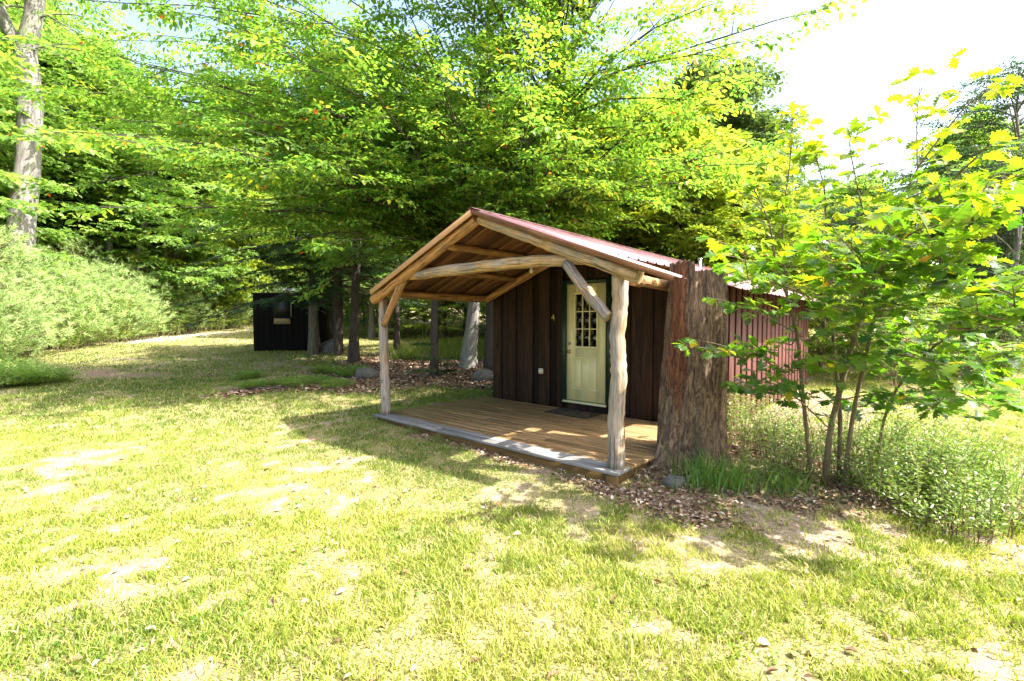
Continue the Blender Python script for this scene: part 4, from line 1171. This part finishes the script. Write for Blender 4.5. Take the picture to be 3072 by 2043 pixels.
# ------------------------------------------------------------------ black shed among the trees
s0 = at(866, 1048, 20.6)
shed = thing('shed', 'small black shed half hidden under the hemlock boughs', 'shed', (s0[0], s0[1], float(gz(s0[0], s0[1])) - .05), R(4))
wl = obj('front_wall', (lambda g: (g.box(-1.5, 1.5, .03, .07, 0, 2.55), g)[-1])(Geo()).mesh('front_wall', M['shedwood']), shed)
for k in range(12):
    box_part('board', wl, M['shedwood'], -1.5 + k * .25, -1.5 + k * .25 + .244, .0, .028, 0, 2.5, .003)
obj('side_wall', (lambda g: (g.box(1.44, 1.5, .08, 2.3, 0, 2.4), g)[-1])(Geo()).mesh('side_wall', M['shedwood']), shed)
obj('side_wall', (lambda g: (g.box(-1.5, -1.44, .08, 2.3, 0, 2.4), g)[-1])(Geo()).mesh('side_wall', M['shedwood']), shed)
obj('back_wall', (lambda g: (g.box(-1.5, 1.5, 2.31, 2.36, 0, 2.4), g)[-1])(Geo()).mesh('back_wall', M['shedwood']), shed)
g = Geo(); g.add([(-1.54, -.06, 2.62), (1.54, -.06, 2.62), (1.54, 2.45, 2.42), (-1.54, 2.45, 2.42), (-1.54, -.06, 2.56), (1.54, -.06, 2.56), (1.54, 2.45, 2.36), (-1.54, 2.45, 2.36)], [(0, 1, 2, 3), (7, 6, 5, 4), (0, 4, 5, 1), (1, 5, 6, 2), (2, 6, 7, 3), (3, 7, 4, 0)])
obj('roof', g.mesh('roof', M['black']), shed)
pl = obj('sill_board', (lambda g: (g.bevbox(-.35, .35, -.03, 0, -.12, .12, .006), g)[-1])(Geo()).mesh('sill_board', M['plaque']), shed, (-.25, -.002, 1.36))
wf = Geo(); wf.box(-.42, -.38, -.025, 0, 1.52, 2.3); wf.box(.38, .42, -.025, 0, 1.52, 2.3); wf.box(-.379, .379, -.024, -.001, 2.26, 2.3); wf.box(-.379, .379, -.024, -.001, 1.52, 1.56)
wfr = obj('window', wf.mesh('window', M['black']), shed, (-.25, 0, 0))
g = Geo(); g.box(-.378, .378, -.014, -.008, 1.561, 2.259); obj('pane', g.mesh('pane', simple('dark pane', (.004, .004, .005), .5)), wfr)
g = Geo(); g.box(.385, .41, -.03, -.026, 1.55, 2.2); obj('frame_edge', g.mesh('frame_edge', simple('worn white paint', (.3, .3, .28), .6)), wfr)

# ------------------------------------------------------------------ rocks, sticks
def rock(seed, loc, s, label):
    import bmesh
    bm = bmesh.new(); bmesh.ops.create_icosphere(bm, subdivisions=3, radius=1)
    r_ = np.random.default_rng(seed); o_ = r_.uniform(0, 50, 3)
    for v_ in bm.verts:
        c_ = v_.co; k_ = .75 + .5 * float(fbm(c_.x * 1.3 + o_[0] + c_.z, c_.y * 1.3 + o_[1], 4))
        v_.co = Vector((c_.x * s[0], c_.y * s[1], c_.z * s[2])) * k_
    me = bpy.data.meshes.new('boulder'); bm.to_mesh(me); bm.free(); me.materials.append(M['rock'])
    me.polygons.foreach_set('use_smooth', np.ones(len(me.polygons), bool))
    obj('boulder', me, None, loc, (0, 0, r_.uniform(0, 6)), label=label, category='rock')
p = at(1000, 1035, 20.0); rock(1, (p[0], p[1], float(gz(p[0], p[1])) + .2), (.55, .45, .42), 'grey boulder beside the right edge of the black shed')
p = at(1100, 1095, 13.2); rock(2, (p[0], p[1], float(gz(p[0], p[1])) + .1), (.38, .3, .2), 'dark rounded rock in the shade left of the left porch post')
p = at(1455, 1110, 12.8); rock(3, (p[0], p[1], float(gz(p[0], p[1])) + .1), (.34, .25, .2), 'dark rock between the leaning trunk and the cabin')
p = at(2020, 1455, 4.72); rock(4, (p[0], p[1], float(gz(p[0], p[1])) + .02), (.13, .1, .07), 'small dark rock in the debris by the porch corner')
g = Geo()
P = [at(u, v, 11.3 + k * .05) for k, (u, v) in enumerate(((738, 1127), (790, 1120), (830, 1117), (875, 1113), (900, 1112)))]
P = [(q[0], q[1], float(gz(q[0], q[1])) + .05) for q in P]
g.tube(P, [.03, .028, .026, .022, .012], 7, True, .15)
obj('fallen_branch', g.mesh('fallen_branch', M['darkbark'], True), None, label='dark fallen branch lying on the leaf litter in front of the shed', category='branch')

# ------------------------------------------------------------------ oak sapling
def oak_leaf(r_):
    lob = [(0, .0), (.08, .03), (.16, .15), (.22, .17), (.27, .08), (.34, .29), (.42, .33), (.46, .13), (.54, .39), (.63, .42), (.66, .16), (.74, .30), (.81, .27), (.85, .12), (.94, .09), (1.0, 0)]
    n = len(lob)
    V = []; mid = []
    bend = r_.uniform(.1, .35); fold = r_.uniform(.05, .3)
    for (x, w) in lob:
        V.append((x + w * .15 * (w > .15), -w * r_.uniform(.85, 1.1), fold * w - bend * x * x))
    for (x, w) in lob[1:-1]:
        mid.append((x, 0, -bend * x * x))
    for (x, w) in lob[1:-1]:
        V.append((x + w * .15 * (w > .15), w * r_.uniform(.85, 1.1), fold * w - bend * x * x))
    V = V + mid
    a = list(range(n)); b_ = [0] + list(range(n, n + n - 2)) + [n - 1]; c_ = [0] + list(range(2 * n - 2, 3 * n - 4)) + [n - 1]
    F = []
    for i in range(n - 1):
        for (p, q) in ((a, c_), (c_, b_)):
            f = [p[i], p[i + 1], q[i + 1], q[i]]
            f2 = list(dict.fromkeys(f))
            if len(f2) == 3: f2 = f2
            F.append(f2)
    return np.array(V, float), F
r = np.random.default_rng(88)
TPL = [oak_leaf(r) for _ in range(6)]
oz = lambda x, y: float(gz(x, y))
ob = at(2480, 1460, 4.85); obase = np.array([ob[0], ob[1], oz(ob[0], ob[1])])
oak = thing('oak_sapling', 'multi stemmed young oak with large lobed yellow green leaves right of the stump', 'tree', obase)
g = Geo()
stems = [  # (points (u, v, distance), r0, r1)
    ([(2473, 1465, 4.85), (2490, 1288, 4.85), (2513, 1202, 4.85), (2542, 1075, 4.8), (2588, 938, 4.75), (2634, 800, 4.7), (2641, 757, 4.7)], .032, .021),
    ([(2641, 757, 4.7), (2720, 680, 4.45), (2805, 600, 4.2), (2868, 530, 4.0), (2970, 432, 3.7)], .016, .005),
    ([(2641, 757, 4.7), (2660, 690, 4.7), (2707, 602, 4.7), (2752, 503, 4.6), (2830, 400, 4.5), (2903, 311, 4.4), (2984, 258, 4.3)], .014, .004),
    ([(2752, 503, 4.6), (2750, 400, 4.6), (2752, 311, 4.55), (2765, 262, 4.5)], .006, .003),
    ([(2641, 757, 4.7), (2615, 680, 4.75), (2586, 624, 4.8), (2572, 560, 4.8), (2546, 432, 4.85), (2556, 395, 4.85)], .012, .003),
    ([(2641, 757, 4.7), (2720, 710, 4.4), (2800, 665, 4.0), (2930, 628, 3.6), (3060, 590, 3.3)], .012, .003),
    ([(2435, 1440, 4.9), (2425, 1340, 4.9), (2410, 1202, 4.95), (2393, 1001, 5.0), (2362, 886, 5.0), (2324, 800, 5.0), (2316, 700, 4.95), (2290, 620, 4.9), (2261, 568, 4.85)], .024, .005),
    ([(2362, 886, 5.0), (2350, 780, 5.1), (2345, 640, 5.15), (2368, 520, 5.2), (2372, 440, 5.2), (2378, 350, 5.2)], .012, .003),
    ([(2516, 1471, 4.95), (2522, 1230, 5.0), (2505, 1080, 5.05), (2496, 972, 5.05), (2485, 846, 5.1), (2478, 700, 5.1), (2475, 560, 5.1), (2440, 450, 5.1)], .024, .004),
    ([(2530, 1471, 4.8), (2559, 1236, 4.75), (2594, 1087, 4.65), (2622, 943, 4.55), (2700, 850, 4.3), (2850, 780, 3.9)], .024, .005),
    ([(2622, 1330, 5.1), (2657, 1225, 4.9), (2720, 1120, 4.6), (2810, 1030, 4.2), (2940, 960, 3.7), (3050, 940, 3.4)], .016, .004),
    ([(2588, 938, 4.75), (2700, 900, 4.4), (2830, 870, 4.0), (2990, 860, 3.6)], .010, .003),
    ([(2410, 1202, 4.95), (2330, 1100, 4.7), (2230, 1040, 4.5), (2140, 1060, 4.35)], .008, .003),
    ([(2393, 1001, 5.0), (2320, 960, 4.8), (2260, 930, 4.7), (2190, 910, 4.6)], .008, .003),
    ([(2490, 1288, 4.85), (2400, 1200, 4.5), (2330, 1160, 4.3), (2270, 1170, 4.2)], .008, .003),
    ([(2542, 1075, 4.8), (2660, 1060, 4.4), (2790, 1080, 4.0), (2880, 1110, 3.7)], .009, .003),
    ([(2513, 1202, 4.85), (2620, 1180, 4.5), (2720, 1200, 4.2), (2800, 1230, 4.0)], .008, .003),
    ([(2496, 972, 5.05), (2420, 880, 4.8), (2330, 850, 4.6), (2250, 840, 4.5)], .008, .003),
    ([(2707, 602, 4.7), (2810, 560, 4.4), (2960, 560, 3.9), (3080, 520, 3.4)], .008, .003),
    ([(2594, 1087, 4.65), (2560, 1000, 4.3), (2580, 900, 4.0), (2650, 820, 3.9)], .008, .003),
]
nodes = [p for st_ in stems for p in st_[0] if p[1] < 1200]
for k in range(56):
    tu, tv, ty = r.uniform(2220, 3050), r.uniform(430, 1230), r.uniform(3.3, 5.4)
    if tu > 2880: ty = r.uniform(2.8, 4.2)
    if tv < 1000 - (tu - 2200) * .75 and tv < 640: tv += 250
    cand = [p for p in nodes if p[1] > tv - 40] or nodes
    q = min(cand, key=lambda p: (p[0] - tu) ** 2 + 1.5 * (p[1] - tv) ** 2 + (300 * (p[2] - ty)) ** 2)
    stems.append(([q, ((q[0] * 2 + tu) / 3, (q[1] * 2 + tv) / 3 + 25, (q[2] * 2 + ty) / 3), ((q[0] + tu * 2) / 3, (q[1] + tv * 2) / 3 + 15, (q[2] + ty * 2) / 3), (tu, tv, ty)], .007, .003))
LP = []; LD = []
for (pts, r0, r1) in stems:
    P = np.array([at(*p) - obase for p in pts])
    if pts[0][1] > 1320: P[0, 2] = -.05
    n = max(8, len(pts) * 3)
    tt = np.linspace(0, 1, n); Q = np.stack([np.interp(tt, np.linspace(0, 1, len(P)), P[:, k]) for k in range(3)], 1)
    Q[1:-1] = (Q[:-2] + 2 * Q[1:-1] + Q[2:]) / 4
    g.tube(Q, np.linspace(r0, r1, n), 8 if r0 > .015 else 5, False, .04)
    L = np.linalg.norm(np.diff(Q, axis=0), axis=1).sum()
    st = .4 if r0 > .02 else .12
    # side twigs ending in leaf whorls
    m_ = max(4, int(L * (1 - st) / .055))
    for i in range(m_):
        t = st + (1 - st) * (i + r.uniform(.2, .8)) / m_
        f = t * (n - 1); j = min(int(f), n - 2); p = Q[j] + (Q[j + 1] - Q[j]) * (f - j); d = Q[j + 1] - Q[j]; d /= np.linalg.norm(d)
        if pts[0][1] > 1320 and p[2] < .75: continue
        az = i * 2.4 + r.uniform(-.4, .4)
        e = np.array([math.cos(az), math.sin(az), .25 + r.normal(0, .15)])
        tl = r.uniform(.10, .34) * (1 if t < .95 else .4)
        q = p + (e * .8 + d * .5) * tl
        g.tube([p, (p + q) / 2 + (0, 0, .01), q], [.0035, .003, .002], 4, False)
        k_ = r.integers(3, 6)
        for w_ in range(k_):
            a2 = w_ * 6.28 / k_ + r.uniform(-.4, .4)
            LP.append(q if w_ else q + 0); LD.append((math.cos(a2) + e[0] * .8, math.sin(a2) + e[1] * .8, r.normal(-.05, .28)))
    LP.append(Q[-1]); LD.append(tuple(d))
obj('stems', g.mesh('stems', M['stem'], True), oak)
LP = np.array(LP); LD = np.array(LD, float)
# keep a clear gap for the stump
wp = LP + obase
keep = ~((wp[:, 0] < 2.55) & (np.hypot(wp[:, 0] - SXw, wp[:, 1] - SYw) < .5))
LP, LD = LP[keep], LD[keep]
LU = np.stack([r.normal(.25, .35, len(LP)), r.normal(-.1, .35, len(LP)), np.ones(len(LP))], 1)
FRM = frames(LD, LU)
SC = r.uniform(.085, .155, len(LP))
hgt = (LP + obase)[:, 2]
TT = np.clip(.40 + .17 * (hgt - 1.2) + r.normal(0, .2, len(LP)), 0, .9); TT = np.where(r.random(len(LP)) < .015, r.uniform(.93, 1, len(LP)), TT)
dist = np.linalg.norm(LP + obase - np.array([0, 0, CAM_H]), axis=1)
order = np.argsort(-(SC / dist))
TQ = 5
leafmesh = {}
for k, (V, F) in enumerate(TPL):
    for q in range(TQ):
        tri = [f for f in F if len(f) == 3]; quad = [f for f in F if len(f) == 4]
        tv = (.1, .3, .5, .7, .88)[q] if q < 5 else .97
        leafmesh[k, q] = np_mesh('leaf', V, [np.array(tri), np.array(quad)], M['oakleaf'], tint=np.full(len(F), tv))
    leafmesh[k, 9] = np_mesh('leaf', V, [np.array([f for f in F if len(f) == 3]), np.array([f for f in F if len(f) == 4])], M['oakleaf'], tint=np.full(len(F), .97))
for i in order[:300]:
    k = int(r.integers(0, 6)); q = 9 if TT[i] > .92 else int(min(4, TT[i] * 5))
    o = obj('leaf', leafmesh[k, q], oak)
    mw = Matrix([[*(FRM[i][a] * SC[i]), LP[i][a]] for a in range(3)] + [[0, 0, 0, 1]])
    o.matrix_local = mw
rest = order[300:]
Vs = []; F3 = []; F4 = []; T3 = []; T4 = []; n = 0
for i in rest:
    V, F = TPL[i % 6]
    Wd = (FRM[i] @ V.T).T * SC[i] + LP[i]
    for f in F:
        (F3 if len(f) == 3 else F4).append([x + n for x in f]); (T3 if len(f) == 3 else T4).append(TT[i])
    Vs.append(Wd); n += len(V)
obj('foliage', np_mesh('foliage', np.concatenate(Vs), [np.array(F3), np.array(F4)], M['oakleaf'], tint=np.array(T3 + T4)), oak, kind='stuff')
print('oak leaves', len(LP))

# ------------------------------------------------------------------ shrubs round the oak
def put_shrub(u, v, y, k, s, label, group=None):
    p = at(u, v, y); shrub(p[0], p[1], k, s, label, group)
RIGHT = [(2330, 1420, 5.0, 1, .8), (2380, 1380, 5.5, 0, .75), (2600, 1440, 4.9, 1, .8), (2690, 1430, 4.6, 0, .8), (2750, 1500, 4.3, 0, .85), (2850, 1520, 4.0, 1, .9), (2790, 1400, 4.8, 0, .9), (2880, 1400, 4.6, 0, .85), (2250, 1330, 6.2, 0, .8), (2300, 1300, 6.8, 0, .9), (2460, 1330, 6.0, 0, .85), (2590, 1330, 5.8, 0, .9), (2720, 1340, 5.5, 0, .85), (2840, 1570, 3.85, 1, .8), (2940, 1530, 4.1, 1, .8), (2560, 1480, 4.8, 1, .6)]
for (u, v, y, k, s) in RIGHT:
    put_shrub(u, v, y, k, s * 1.12, 'fine leaved pale green shrub in the patch under the oak sapling', 'shrubs under the oak sapling')
# seedlings in the shade behind the porch and on the litter
r2 = np.random.default_rng(91)
for (u, v, y, s, lab) in ((1268, 1098, 12.4, .95, 'dark seedling with horizontal leaves beside the slim trunk behind the porch'), (1340, 1085, 13.4, .5, 'small seedling right of the slim trunk behind the porch')):
    g = Geo(); cr = Crown(int(u), SP_MAPLE)
    for k in range(4):
        a = r2.uniform(0, 6.28); P = curve((0, 0, 0), (0, 0, 1), (math.cos(a) * .25, math.sin(a) * .25, 1.5 * s), 5); g.tube(P, [.012, .01, .009, .006, .003], 4, False)
        for j in range(7):
            t = .3 + .1 * j; a2 = r2.uniform(0, 6.28); cr.put(P[min(4, int(t * 4))], (math.cos(a2), math.sin(a2), .05), (0, 0, 1), r2.uniform(.5, .85))
    p = at(u, v, y); t = thing('seedling', lab, 'seedling', (p[0], p[1], float(gz(p[0], p[1]))))
    obj('stems', g.mesh('stems', M['stem'], True), t); obj('leaves', cr.mesh('leaves', M['darkleaf'], .2), t)
for (u, v, y, k, s) in ((760, 1090, 11.6, 2, .5), (830, 1100, 11.9, 2, .4), (900, 1100, 11.8, 2, .6), (950, 1085, 12.2, 2, .5), (1010, 1100, 11.6, 2, .5), (740, 1070, 13, 2, .5), (1060, 1060, 13.5, 2, .7), (980, 1060, 14, 2, .6)):
    put_shrub(u, v, y, k, s, 'low green seedling plant on the leaf litter in front of the shed', 'green seedlings on the litter')
for (u, v, y, k, s) in ((20, 1030, 12.6, 2, 1.3), (110, 1040, 12.2, 2, 1.0), (-60, 1060, 11.5, 2, 1.3)):
    put_shrub(u, v, y, k, s, 'dark green leafy shrub in the shade at the left edge', 'shrubs at the left edge')
for (lx, ly, s, lab) in ((-3.35, -.10, .28, 'small green weed against the porch edge, nearer the left post'), (-2.75, -.12, .22, 'small green weed against the porch edge, further from the left post')):
    wx, wy = to_world(lx, ly); shrub(wx, wy, 1, s, lab, None, 'weed')

# ------------------------------------------------------------------ grass
def blades(n, x0, x1, y0, y1, hmin, hmax, wid, seg, rr, dens=None, frus=1.32):
    y = np.sqrt(rr.uniform(y0 * y0, y1 * y1, n)); x = rr.uniform(-1, 1, n) * (y * 1.105 * frus ** (y < 7) + .4)
    sel = (x > x0) & (x < x1) & ~in_cabin(x, y, -.02)
    x, y = x[sel], y[sel]
    bare = bare_amount(x, y); lit = litter_amount(x, y); pa = path_amount(x, y)
    clump = fbm(x * 5.5, y * 5.5 + 50, 3)
    pr = (1 - .8 * bare) * (1 - .93 * lit) * (1 - pa) * np.clip(.35 + 2.6 * (clump - .36), .12, 1)
    sel = rr.random(len(x)) < pr
    return x[sel], y[sel], clump[sel], bare[sel]

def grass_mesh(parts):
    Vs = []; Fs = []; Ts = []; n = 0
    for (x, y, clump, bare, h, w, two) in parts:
        m_ = len(x); z = gz(x, y) - .004
        a = rng.uniform(0, 6.28, m_); la = rng.uniform(0, 6.28, m_); lean = h * rng.uniform(.2, 1.3, m_)
        dx, dy = np.cos(a) * w, np.sin(a) * w
        lx, ly = np.cos(la) * lean, np.sin(la) * lean
        b0 = np.stack([x - dx, y - dy, z], 1); b1 = np.stack([x + dx, y + dy, z], 1)
        tip = np.stack([x + lx, y + ly, z + h], 1)
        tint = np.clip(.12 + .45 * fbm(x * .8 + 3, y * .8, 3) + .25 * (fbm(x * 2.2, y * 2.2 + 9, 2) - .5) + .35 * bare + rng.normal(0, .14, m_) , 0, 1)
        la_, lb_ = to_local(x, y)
        tint = tint - .28 * np.clip((y - 7.2) / 2.5, 0, 1) * np.clip((30 - y) / 10, 0, 1) * (x < 3) - .22 * np.exp(-((lb_ + .6) / .7) ** 2) * (la_ < .3) * (la_ > -6)  # deepens tree and porch shade through the blade colour: greener, less straw
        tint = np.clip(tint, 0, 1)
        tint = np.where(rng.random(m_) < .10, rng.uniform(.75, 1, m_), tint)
        if two:
            m0 = np.stack([x - dx * .8 + lx * .35, y - dy * .8 + ly * .35, z + h * .6], 1); m1 = np.stack([x + dx * .8 + lx * .35, y + dy * .8 + ly * .35, z + h * .6], 1)
            V = np.stack([b0, b1, m1, m0, tip], 1).reshape(-1, 3)
            o_ = n + np.arange(m_)[:, None] * 5
            F = np.concatenate([o_ + [0, 1, 2], o_ + [0, 2, 3], o_ + [3, 2, 4]]); T = np.tile(tint, 3)
        else:
            V = np.stack([b0, b1, tip], 1).reshape(-1, 3); F = n + np.arange(m_)[:, None] * 3 + [0, 1, 2]; T = tint
        Vs.append(V); Fs.append(F); Ts.append(T); n += len(V)
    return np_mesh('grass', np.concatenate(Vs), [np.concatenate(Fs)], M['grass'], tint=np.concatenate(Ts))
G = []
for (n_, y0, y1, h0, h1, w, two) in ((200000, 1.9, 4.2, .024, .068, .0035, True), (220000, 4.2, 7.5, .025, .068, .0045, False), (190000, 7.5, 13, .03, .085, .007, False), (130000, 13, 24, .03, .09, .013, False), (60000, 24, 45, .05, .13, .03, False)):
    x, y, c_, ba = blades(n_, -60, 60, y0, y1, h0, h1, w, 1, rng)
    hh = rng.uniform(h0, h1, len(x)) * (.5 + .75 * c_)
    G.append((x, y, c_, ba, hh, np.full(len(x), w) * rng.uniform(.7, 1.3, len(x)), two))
# long grass in the clearing seen under the porch roof
x = rng.uniform(-4.5, 1.5, 9000); y = rng.uniform(17, 23, 9000)
G.append((x, y, x * 0 + .5, x * 0, rng.uniform(.2, .65, 9000), np.full(9000, .012), False))
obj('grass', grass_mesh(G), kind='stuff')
nw = 26000
y = np.sqrt(rng.uniform(3.6, 64, nw)); x = rng.uniform(-1.25, 1.25, nw) * y
w_ = fbm(x * 1.7 + 60, y * 1.7, 3); k_ = (w_ > .55) & ~in_cabin(x, y, .02) & (bare_amount(x, y) < .6) & (litter_amount(x, y) < .7); x, y = x[k_], y[k_]; nw = len(x)
V, F = place((LEAF4[0] * np.array([1, 1.5, 1]), LEAF4[1]), np.stack([x, y, gz(x, y) + rng.uniform(.005, .03, nw)], 1), frames(rng.normal(0, 1, (nw, 3)) * [1, 1, .3], np.array([0, 0, 1.]) + rng.normal(0, .25, (nw, 3))), rng.uniform(.012, .032, nw))
obj('lawn_weeds', np_mesh('lawn_weeds', V, [F], M['tallgrass'], tint=np.repeat(rng.uniform(.1, .9, nw), 2)), kind='stuff')

# tall grass clump in front of the stump
def clump(name, label, cx, cy, rx, ry, n, h0, h1, w=.004, cat='grass'):
    r_ = rng
    x = r_.normal(0, rx / 1.8, n); y = r_.normal(0, ry / 1.8, n)
    h = r_.uniform(h0, h1, n); a = r_.uniform(0, 6.28, n); la = r_.uniform(0, 6.28, n)
    V = []; ts = np.array([0, .3, .58, .82, 1.0]); ww = np.array([1, 1, .8, .5, 0.05])
    lean = h * r_.uniform(.15, .8, n)
    z0 = gz(cx + x, cy + y) - float(gz(cx, cy)) - .01
    for t, q in zip(ts, ww):
        px = x + np.cos(la) * lean * t ** 2; py = y + np.sin(la) * lean * t ** 2; pz = z0 + h * (t - .28 * t ** 3 * (lean / h))
        for sg in (-1, 1): V.append(np.stack([px + sg * np.cos(a) * w * q, py + sg * np.sin(a) * w * q, pz], 1))
    V = np.stack(V, 1).reshape(-1, 3); F = []
    o_ = np.arange(n)[:, None] * 10
    F = np.concatenate([o_ + [2 * k, 2 * k + 1, 2 * k + 3, 2 * k + 2] for k in range(4)])
    T = np.tile(np.clip(r_.normal(.5, .25, n), 0, 1), 4)
    obj(name, np_mesh(name, V, [F], M['tallgrass'], tint=T), None, (cx, cy, float(gz(cx, cy))), label=label, category=cat)
clump('grass_clump', 'clump of tall arching grass at the foot of the stump', 2.15, 4.72, .42, .22, 420, .15, .42)
clump('grass_clump', 'sparser tuft of tall grass right of the clump at the stump', 2.75, 4.62, .3, .2, 140, .12, .34)
for k, (u, v, y, lab) in enumerate(((2960, 1330, 4.6, 'tuft of long pale grass blades at the right edge behind the shrubs'), (2800, 1300, 5.0, 'tuft of long grass blades rising behind the pale shrubs'))):
    p = at(u, v, y); clump('grass_clump', lab, p[0], p[1], .4, .3, 160, .3, .7, .005)

# leaf litter
def litter(n, sampler, size):
    x, y = sampler(n)
    l = litter_amount(x, y); sel = (rng.random(len(x)) < l) & ~in_cabin(x, y, 0)
    x, y = x[sel], y[sel]; m_ = len(x)
    z = gz(x, y) + rng.uniform(.004, .03, m_)
    D = np.stack([*(lambda a: (np.cos(a), np.sin(a)))(rng.uniform(0, 6.28, m_)), rng.normal(0, .25, m_)], 1)
    U = np.stack([rng.normal(0, .35, m_), rng.normal(0, .35, m_), np.ones(m_)], 1)
    V, F = place((LEAF6[0] * np.array([1, 1.15, 2.5]), LEAF6[1]), np.stack([x, y, z], 1), frames(D, U), rng.uniform(size * .6, size * 1.3, m_))
    return V, F, np.repeat(np.clip(rng.normal(.5, .28, m_), 0, 1), 2)
L1 = litter(30000, lambda n: (rng.uniform(.5, 6.8, n), rng.uniform(3.2, 7.5, n)), .046)
L2 = litter(34000, lambda n: (rng.uniform(-9, 2, n), rng.uniform(9, 19, n)), .11)
def edge_s(n):
    a = rng.uniform(-3.8, .9, n); b_ = rng.normal(-.14, .12, n); return to_world(a, b_)
L3 = litter(1500, edge_s, .045)
def sparse(n):
    return rng.uniform(-6, 6, n), rng.uniform(2.2, 9, n)
x_ = rng.uniform(-6, 6, 700); y_ = 2.1 + 8 * rng.random(700) ** 1.4; k_ = ~in_cabin(x_, y_, .05); x_, y_ = x_[k_], y_[k_]; m_ = len(x_)
V_, F_ = place((LEAF6[0] * np.array([1, 1.15, 2.5]), LEAF6[1]), np.stack([x_, y_, gz(x_, y_) + .025], 1), frames(rng.normal(0, 1, (m_, 3)) * [1, 1, .2], np.array([0, 0, 1.]) + rng.normal(0, .3, (m_, 3))), rng.uniform(.03, .075, m_))
L4 = (V_, F_, np.repeat(rng.uniform(.1, 1, m_), 2))
n = 0; Vs = []; Fs = []; Ts = []
for V, F, T in (L1, L2, L3, L4): Vs.append(V); Fs.append(F + n); Ts.append(T); n += len(V)
obj('leaf_litter', np_mesh('leaf_litter', np.concatenate(Vs), [np.concatenate(Fs)], M['litter'], tint=np.concatenate(Ts)), kind='stuff')

print('TRIS', sum(sum(len(p.vertices) - 2 for p in me_.polygons) for me_ in bpy.data.meshes))

ORD = ['leftmost', 'second', 'third', 'fourth', 'fifth', 'sixth', 'seventh', 'eighth', 'ninth', 'tenth', 'eleventh', 'twelfth', 'thirteenth', 'fourteenth', 'fifteenth', 'sixteenth', 'seventeenth', 'eighteenth', 'nineteenth', 'twentieth']
bygroup = {}
for o in S.objects:
    if o.get('group') and o.parent is None: bygroup.setdefault(o['group'], []).append(o)
for gname, os_ in bygroup.items():
    if len(os_) > 20 or gname.startswith('trees in'): continue
    os_.sort(key=lambda o: o.location.x / max(o.location.y, .1))
    for i, o in enumerate(os_):
        wd = 'leftmost of its group' if i == 0 else 'rightmost of its group' if i == len(os_) - 1 else ORD[i] + ' from the left'
        o['label'] = ' '.join(o['label'].split()[:12]) + ', ' + wd
